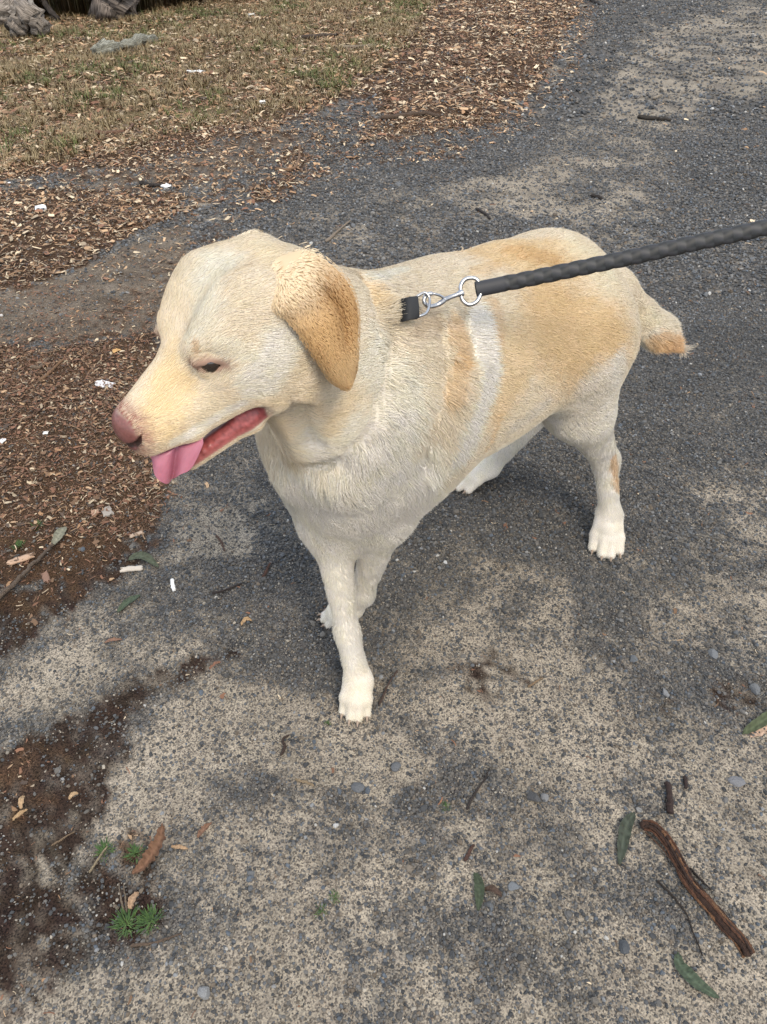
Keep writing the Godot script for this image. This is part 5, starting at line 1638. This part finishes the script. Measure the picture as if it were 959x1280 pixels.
	leaf("lower tan leaf on the dark soil at the left edge", [Vector3(-0.543, 0, -0.502), Vector3(-0.534, 0.004, -0.509), Vector3(-0.527, 0, -0.519)], 0.007, Color(0.30, 0.20, 0.11), "dead_leaf", "leaf", 0.4)
	leaf("orange leaf in the litter behind the dog's muzzle", [Vector3(-0.766, 0, -1.843), Vector3(-0.754, 0.004, -1.856), Vector3(-0.743, 0, -1.865)], 0.016, Color(0.46, 0.28, 0.12), "dead_leaf", "leaf", 0.4)
	leaf("brown leaf on the dark soil patch near the pale strip", [Vector3(-0.501, 0, -0.828), Vector3(-0.486, 0.003, -0.832), Vector3(-0.471, 0, -0.835)], 0.007, Color(0.17, 0.10, 0.07), "dead_leaf", "leaf", 0.4)
	# between the litter and the track
	leaf("green gum leaf beside the white wood chip, partly shaded", [Vector3(-0.511, 0, -1.034), Vector3(-0.493, 0.005, -1.041), Vector3(-0.473, 0.005, -1.036), Vector3(-0.446, 0, -1.016)], 0.020, Color(0.065, 0.085, 0.045))
	leaf("long green gum leaf on the gravel below the white wood chip", [Vector3(-0.497, 0, -0.899), Vector3(-0.486, 0.004, -0.918), Vector3(-0.474, 0.004, -0.932), Vector3(-0.465, 0, -0.944)], 0.015, Color(0.05, 0.08, 0.042))
	scrap("pale weathered wood chip lying on the edge of the litter", Vector3(-0.497, 0, -1.010), 0.042, 0.012, 1.75, Color(0.52, 0.45, 0.37), 61, "wood_chip", "wood chip", 0.004)
	twig("small white paper tube, a cigarette end, alone on the sand below the dog's tongue", [Vector3(-0.411, 0.002, -0.980), Vector3(-0.407, 0.002, -0.967), Vector3(-0.401, 0.002, -0.953)], 0.0036, 0.0036, Color(0.80, 0.78, 0.74), "cigarette_end", "cigarette end", 0.7, 0.0)
	twig("long grey-brown twig running into the left edge, with a leaf at its tip", [Vector3(-0.755, 0, -0.852), Vector3(-0.726, 0.004, -0.928), Vector3(-0.709, 0.006, -0.963), Vector3(-0.693, 0.008, -1.005), Vector3(-0.680, 0.008, -1.038), Vector3(-0.671, 0.006, -1.072)], 0.0058, 0.0028, Color(0.17, 0.125, 0.09), "long_twig", "twig", 0.8)
	leaf("grey-green gum leaf at the tip of the long twig on the left", [Vector3(-0.672, 0.006, -1.070), Vector3(-0.666, 0.01, -1.089), Vector3(-0.664, 0.01, -1.108), Vector3(-0.663, 0.004, -1.125)], 0.022, Color(0.16, 0.17, 0.105))
	twig("short red-brown twig on the shaded gravel left of the front legs", [Vector3(-0.235, 0, -0.988), Vector3(-0.231, 0, -1.003), Vector3(-0.225, 0.003, -1.023)], 0.0028, 0.0018, Color(0.15, 0.07, 0.045))
	twig("curved brown twig on the dark gravel under the dog's chest at the left", [Vector3(-0.347, 0, -1.105), Vector3(-0.334, 0, -1.089), Vector3(-0.322, 0, -1.061)], 0.0024, 0.0016, Color(0.17, 0.09, 0.06))
	twig("dark twig lying on the gravel left of the red-brown twig", [Vector3(-0.326, 0, -0.944), Vector3(-0.300, 0, -0.955), Vector3(-0.275, 0, -0.971)], 0.0026, 0.0018, Color(0.055, 0.04, 0.035))
	twig("bent thin twig against the toes of the dog's front paw", [Vector3(-0.007, 0, -0.697), Vector3(0.002, 0.003, -0.719), Vector3(0.010, 0.006, -0.738), Vector3(0.024, 0.004, -0.764)], 0.0018, 0.0013, Color(0.13, 0.08, 0.06))
	twig("straw coloured twig on the gravel right of the paw", [Vector3(0.245, 0, -0.731), Vector3(0.257, 0, -0.740), Vector3(0.272, 0, -0.749)], 0.002, 0.0014, Color(0.42, 0.29, 0.17))
	twig("dark brown curled twig in the sand left of the foreground centre", [Vector3(-0.160, 0, -0.604), Vector3(-0.156, 0, -0.619), Vector3(-0.160, 0, -0.632), Vector3(-0.151, 0, -0.640)], 0.0022, 0.0014, Color(0.085, 0.05, 0.035))
	twig("pale straw on the sand below the dog's front paw", [Vector3(-0.134, 0, -0.564), Vector3(-0.120, 0, -0.561), Vector3(-0.106, 0, -0.556)], 0.0022, 0.0018, Color(0.50, 0.38, 0.24))
	twig("forked dark twig near the lone dark stone", [Vector3(0.124, 0, -0.519), Vector3(0.132, 0, -0.536), Vector3(0.156, 0, -0.569), Vector3(0.164, 0, -0.585)], 0.0018, 0.001, Color(0.06, 0.045, 0.04))
	twig("brown twig at the right of the dark green leaf's tip", [Vector3(0.115, 0, -0.445), Vector3(0.123, 0, -0.459), Vector3(0.129, 0, -0.467)], 0.0028, 0.0016, Color(0.14, 0.07, 0.05))
	twig("dry straw lying beside the weeds at the lower left", [Vector3(-0.407, 0, -0.427), Vector3(-0.400, 0.004, -0.442), Vector3(-0.391, 0.006, -0.461)], 0.0018, 0.001, Color(0.52, 0.42, 0.27))
	twig("grey dry stalk bending over behind the larger weed pair, left one", [Vector3(-0.345, 0, -0.375), Vector3(-0.351, 0.01, -0.389), Vector3(-0.359, 0.012, -0.408)], 0.0013, 0.0008, Color(0.38, 0.30, 0.22))
	twig("grey dry stalk bending over behind the larger weed pair, right one", [Vector3(-0.342, 0, -0.375), Vector3(-0.345, 0.01, -0.389), Vector3(-0.352, 0.012, -0.406)], 0.0013, 0.0008, Color(0.36, 0.28, 0.20))
	twig("thin straw crossing the dark soil at the left", [Vector3(-0.472, 0, -0.464), Vector3(-0.457, 0, -0.476), Vector3(-0.446, 0, -0.484)], 0.0016, 0.001, Color(0.36, 0.25, 0.15))
	twig("brown stem lying along the lower side of the weed pair", [Vector3(-0.326, 0, -0.334), Vector3(-0.291, 0, -0.340), Vector3(-0.264, 0, -0.350)], 0.0022, 0.0012, Color(0.23, 0.16, 0.11))
	# farther sticks
	twig("pale bare twig on the track above the dog's ear", [Vector3(-0.206, 0, -2.636), Vector3(-0.175, 0, -2.710), Vector3(-0.126, 0.004, -2.827)], 0.0062, 0.003, Color(0.36, 0.29, 0.22))
	twig("orange-brown stick across the litter left of the muzzle", [Vector3(-0.917, 0, -1.701), Vector3(-0.905, 0, -1.741), Vector3(-0.885, 0.006, -1.800)], 0.0048, 0.003, Color(0.33, 0.19, 0.10))
	twig("curled bark strip in the litter near the left edge", [Vector3(-0.962, 0, -1.766), Vector3(-0.940, 0, -1.766), Vector3(-0.935, 0, -1.791), Vector3(-0.931, 0, -1.812)], 0.0062, 0.004, Color(0.26, 0.19, 0.13), "bark_strip", "bark strip", 0.4)
	twig("dark stick on the pale gravel at the upper right", [Vector3(1.332, 0, -4.247), Vector3(1.408, 0, -4.217), Vector3(1.482, 0, -4.187)], 0.012, 0.008, Color(0.055, 0.045, 0.035))
	twig("dark twig on the gravel at the top centre", [Vector3(1.898, 0, -8.284), Vector3(1.920, 0, -8.142), Vector3(1.949, 0, -8.004)], 0.014, 0.009, Color(0.045, 0.035, 0.03))
	twig("brown stick lying along the tongue of litter behind the dog", [Vector3(-0.006, 0, -4.201), Vector3(0.086, 0, -4.262), Vector3(0.213, 0, -4.293), Vector3(0.287, 0, -4.247)], 0.014, 0.009, Color(0.13, 0.085, 0.055))
	twig("dark forked stick on the bank at the top left", [Vector3(-0.606, 0, -6.467), Vector3(-0.479, 0, -6.530), Vector3(-0.361, 0, -6.593)], 0.018, 0.010, Color(0.09, 0.065, 0.05))
	twig("pale straight stick on the grass at the top centre", [Vector3(-0.280, 0, -6.084), Vector3(-0.168, 0, -6.112), Vector3(-0.054, 0, -6.140)], 0.012, 0.008, Color(0.36, 0.30, 0.23))
	twig("dark twig beside a white scrap on the gravel at the upper left", [Vector3(-1.026, 0, -3.248), Vector3(-0.974, 0, -3.229), Vector3(-0.930, 0, -3.229)], 0.011, 0.006, Color(0.045, 0.035, 0.03))
	twig("fallen red-brown twig crossing the leaves on the upper left bank", [Vector3(-1.440, 0, -4.000), Vector3(-1.349, 0, -3.986), Vector3(-1.284, 0, -4.042), Vector3(-1.289, 0, -4.157)], 0.011, 0.006, Color(0.24, 0.13, 0.08))
	twig("thin dark twig behind the dog's shoulders", [Vector3(0.363, 0, -2.952), Vector3(0.397, 0, -2.885), Vector3(0.405, 0, -2.843)], 0.006, 0.004, Color(0.05, 0.04, 0.035))
	twig("short dark twig on the gravel near the upper right edge", [Vector3(0.845, 0, -3.095), Vector3(0.869, 0, -3.086), Vector3(0.881, 0, -3.067)], 0.008, 0.005, Color(0.045, 0.035, 0.03))
	twig("pale straw on the gravel at the upper right", [Vector3(1.524, 0, -4.658), Vector3(1.556, 0, -4.694), Vector3(1.584, 0, -4.730)], 0.008, 0.006, Color(0.42, 0.36, 0.28))
	twig("curved pale twig on the gravel patch among the leaves at the upper left", [Vector3(-0.474, 0, -3.425), Vector3(-0.396, 0, -3.458), Vector3(-0.388, 0, -3.617), Vector3(-0.402, 0, -3.788)], 0.008, 0.005, Color(0.30, 0.18, 0.10))
	# paper and other white scraps
	scrap("crumpled white paper scrap in the litter left of the dog's nose", Vector3(-0.738, 0, -1.685), 0.060, 0.028, 1.25, Color(0.68, 0.68, 0.69), 71)
	scrap("white rounded scrap on the leaf bank at the left edge", Vector3(-1.337, 0, -2.935), 0.036, 0.036, 0.4, Color(0.80, 0.80, 0.80), 72, "paper_scrap", "paper scrap", 0.012)
	scrap("white scrap beside a dark twig on the gravel patch at the upper left", Vector3(-0.906, 0, -3.209), 0.040, 0.028, 0.9, Color(0.72, 0.71, 0.68), 73, "paper_scrap", "paper scrap", 0.008)
	scrap("small white scrap in the litter left of the dog's chin", Vector3(-0.821, 0, -1.462), 0.012, 0.012, 0.2, Color(0.72, 0.70, 0.66), 74)
	scrap("white scrap cut by the left edge below the muzzle's height", Vector3(-0.916, 0, -1.426), 0.014, 0.022, 1.3, Color(0.76, 0.75, 0.73), 75)
	scrap("larger white scrap on the grass at the top left of the bank", Vector3(-1.182, 0, -5.313), 0.100, 0.045, 1.5, Color(0.66, 0.65, 0.62), 76, "paper_scrap", "paper scrap", 0.01)
	scrap("white scrap at the middle of the leaf bank", Vector3(-0.673, 0, -4.571), 0.035, 0.030, 0.3, Color(0.80, 0.78, 0.74), 77, "paper_scrap", "paper scrap", 0.008)
	scrap("white scrap on the grass at the top edge", Vector3(-1.091, 0, -7.295), 0.050, 0.045, 0.3, Color(0.62, 0.58, 0.50), 78, "paper_scrap", "paper scrap", 0.02)
	scrap("small white scrap on the gravel at the left edge of the upper track", Vector3(-1.587, 0, -3.248), 0.024, 0.014, 1.4, Color(0.72, 0.72, 0.72), 79)
	scrap("small white scrap on the leaves at the top centre", Vector3(1.151, 0, -6.929), 0.040, 0.022, 1.0, Color(0.72, 0.68, 0.60), 80)
	scrap("white scrap on the tongue of litter behind the dog", Vector3(0.663, 0, -4.676), 0.060, 0.020, 1.5, Color(0.66, 0.62, 0.55), 81)
	scrap("grey flat bark flake in the litter left of the chin", Vector3(-0.591, 0, -1.177), 0.032, 0.020, 0.5, Color(0.30, 0.26, 0.22), 82, "bark_flake", "bark flake", 0.003)
	scrap("pinkish flat bark flake in the litter left of the chin", Vector3(-0.617, 0, -1.175), 0.018, 0.016, 0.5, Color(0.36, 0.22, 0.15), 83, "bark_flake", "bark flake", 0.003)
	scrap("pale bark flake in the litter beside the wood chip", Vector3(-0.513, 0, -1.108), 0.028, 0.009, 2.1, Color(0.44, 0.32, 0.23), 84, "bark_flake", "bark flake", 0.003)
	scrap("curled reddish bark flake beside the long twig", Vector3(-0.659, 0, -0.986), 0.030, 0.013, 0.6, Color(0.20, 0.115, 0.08), 85, "bark_flake", "bark flake", 0.004)
	scrap("pale bark flake on the litter near the left edge above the long twig", Vector3(-0.724, 0, -1.036), 0.050, 0.014, 2.1, Color(0.42, 0.28, 0.19), 86, "bark_flake", "bark flake", 0.004)
	# logs, stump and trunk along the far edge
	log_thing("fallen_log", "weathered pale grey log lying at the top left corner", "log", [Vector3(-3.250, 0.05, -6.825), Vector3(-3.081, 0.1, -7.035), Vector3(-3.076, 0.16, -7.334), Vector3(-3.085, 0.22, -7.656), Vector3(-3.049, 0.26, -7.914), Vector3(-2.907, 0.2, -7.914)], [0.10, 0.13, 0.15, 0.13, 0.11, 0.07], Color(0.36, 0.32, 0.28))
	log_thing("leaning_branch", "thin dark branch leaning across the grey log", "branch", [Vector3(-3.227, 0.36, -7.740), Vector3(-3.044, 0.26, -7.656), Vector3(-2.796, 0.1, -7.334), Vector3(-2.654, 0.02, -7.182)], [0.02, 0.022, 0.022, 0.016], Color(0.07, 0.055, 0.045))
	log_thing("broken_stump", "low broken grey stump with two pale prongs below the log", "stump", [Vector3(-2.742, 0.02, -6.498), Vector3(-2.705, 0.1, -6.561), Vector3(-2.621, 0.11, -6.530), Vector3(-2.514, 0.03, -6.498)], [0.07, 0.085, 0.085, 0.05], Color(0.30, 0.26, 0.22), [[Vector3(-2.580, 0.06, -6.498), Vector3(-2.624, 0.2, -6.625), Vector3(-2.635, 0.3, -6.691)], [Vector3(-2.700, 0.06, -6.498), Vector3(-2.740, 0.16, -6.625), Vector3(-2.752, 0.22, -6.658)]])
	log_thing("flat_log", "pale lichen-grey rotten branch lying flat on the grassy bank", "log", [Vector3(-1.970, 0.01, -5.841), Vector3(-1.903, 0.03, -5.894), Vector3(-1.854, 0.02, -6.001), Vector3(-1.787, 0.02, -6.112), Vector3(-1.737, 0.025, -6.256), Vector3(-1.678, 0.01, -6.405)], [0.035, 0.052, 0.03, 0.035, 0.034, 0.02], Color(0.36, 0.36, 0.30))
	log_thing("tree_trunk", "grey-brown tree trunk foot standing in the dry scrub at the top edge", "tree trunk", [Vector3(-2.204, -0.05, -7.412), Vector3(-2.204, 0.15, -7.412), Vector3(-2.204, 0.6, -7.412), Vector3(-2.197, 1.6, -7.412), Vector3(-2.217, 3, -7.412)], [0.23, 0.18, 0.155, 0.145, 0.13], Color(0.20, 0.165, 0.14))

func log_thing(called: String, label: String, category: String, pts: Array, radii: Array, c: Color, prongs := []) -> void:
	var at := on_ground(pts[0])
	at.y = height(at.x, at.z)
	var o := thing(called, label, category, at)
	var path := PackedVector3Array()
	for p in pts:
		path.append(on_ground(p, p.y) - at)
	path = smooth_path(path, 7)
	var rr := PackedFloat32Array()
	for i in path.size():
		var t := i / (path.size() - 1.0) * (radii.size() - 1)
		var k := mini(int(t), radii.size() - 2)
		rr.append(lerpf(radii[k], radii[k + 1], t - k) * (1.0 + 0.2 * noise_c.get_noise_1d(i * 13.0 + at.x * 100.0)))
	var m := bark(Color(c.r * 1.45, c.g * 1.45, c.b * 1.45))
	m.uv1_scale = Vector3(9.0, 1.2, 1.0)
	m.heightmap_scale = 0.7
	for i in path.size():
		path[i] += Vector3(noise_c.get_noise_1d(i * 30.0 + at.x * 50.0), noise_c.get_noise_1d(i * 27.0 + 300.0), 0.0) * radii[0] * 0.5
	part("trunk" if category == "tree trunk" else "wood", tube(path, rr, 28, 0.55), m, o)
	for g in prongs:
		var pp := PackedVector3Array()
		for p in g:
			pp.append(on_ground(p, p.y) - at)
		part("prong", tube(smooth_path(pp, 5), PackedFloat32Array([0.055, 0.05, 0.045, 0.035, 0.028, 0.02, 0.018, 0.014, 0.01, 0.008, 0.005]), 9, 0.35), bark(Color(0.46, 0.43, 0.39)), o)


func _ready() -> void:
	# ---- camera
	var cam := Camera3D.new()
	cam.name = "camera"
	cam.position = Vector3(0, 1.060, 0)
	cam.rotation_degrees = Vector3(-42.00, 0, 0)
	cam.fov = 69.416
	cam.near = 0.02
	cam.far = 400.0
	cam.current = true
	add_child(cam)
	# ---- sky: bright thin cloud
	var sky_mat := ProceduralSkyMaterial.new()
	sky_mat.sky_top_color = Color(0.74, 0.78, 0.84)
	sky_mat.sky_horizon_color = Color(0.88, 0.90, 0.92)
	sky_mat.sky_curve = 0.2
	sky_mat.ground_horizon_color = Color(0.42, 0.40, 0.36)
	sky_mat.ground_bottom_color = Color(0.25, 0.23, 0.20)
	sky_mat.sun_angle_max = 20.0
	var sky := Sky.new()
	sky.sky_material = sky_mat
	var env := Environment.new()
	env.background_mode = Environment.BG_SKY
	env.sky = sky
	env.background_energy_multiplier = 1.05
	env.ambient_light_source = Environment.AMBIENT_SOURCE_SKY
	env.tonemap_mode = Environment.TONE_MAPPER_LINEAR
	env.tonemap_exposure = 2.14
	env.sdfgi_enabled = true
	env.ssao_enabled = true
	env.ssil_enabled = true
	var world := WorldEnvironment.new()
	world.name = "world"
	world.environment = env
	add_child(world)
	# ---- sun behind thin cloud, high on the right
	var sun := DirectionalLight3D.new()
	sun.name = "sun"
	sun.light_color = Color(1.0, 0.955, 0.885)
	sun.light_energy = 0.42
	sun.light_angular_distance = 20.0
	sun.shadow_enabled = true
	add_child(sun)
	sun.look_at_from_position(Vector3(0.95, 2.5, 1.5), Vector3.ZERO)
	# ---- noise
	rng.seed = 20240
	for k in [noise_a, noise_b, noise_c]:
		k.noise_type = FastNoiseLite.TYPE_SIMPLEX_SMOOTH
		k.fractal_type = FastNoiseLite.FRACTAL_FBM
		k.fractal_octaves = 3
		k.frequency = 0.1
	noise_a.seed = 5
	noise_b.seed = 6
	noise_b.fractal_octaves = 2
	noise_c.seed = 7
	bark_tex = noise_tex(FastNoiseLite.TYPE_SIMPLEX, 0.045, 256, Color(0.35, 0.34, 0.33), Color(0.75, 0.74, 0.73), Color.WHITE, 5, 31)
	var t0 := Time.get_ticks_msec()
	build_ground()
	print("ground ", Time.get_ticks_msec() - t0)
	build_dog()
	print("dog ", Time.get_ticks_msec() - t0)
	build_lead()
	build_things()
	print("things ", Time.get_ticks_msec() - t0)
	build_gravel()
	build_litter()
	build_grass()
	print("done ", Time.get_ticks_msec() - t0, " copies ", copies)
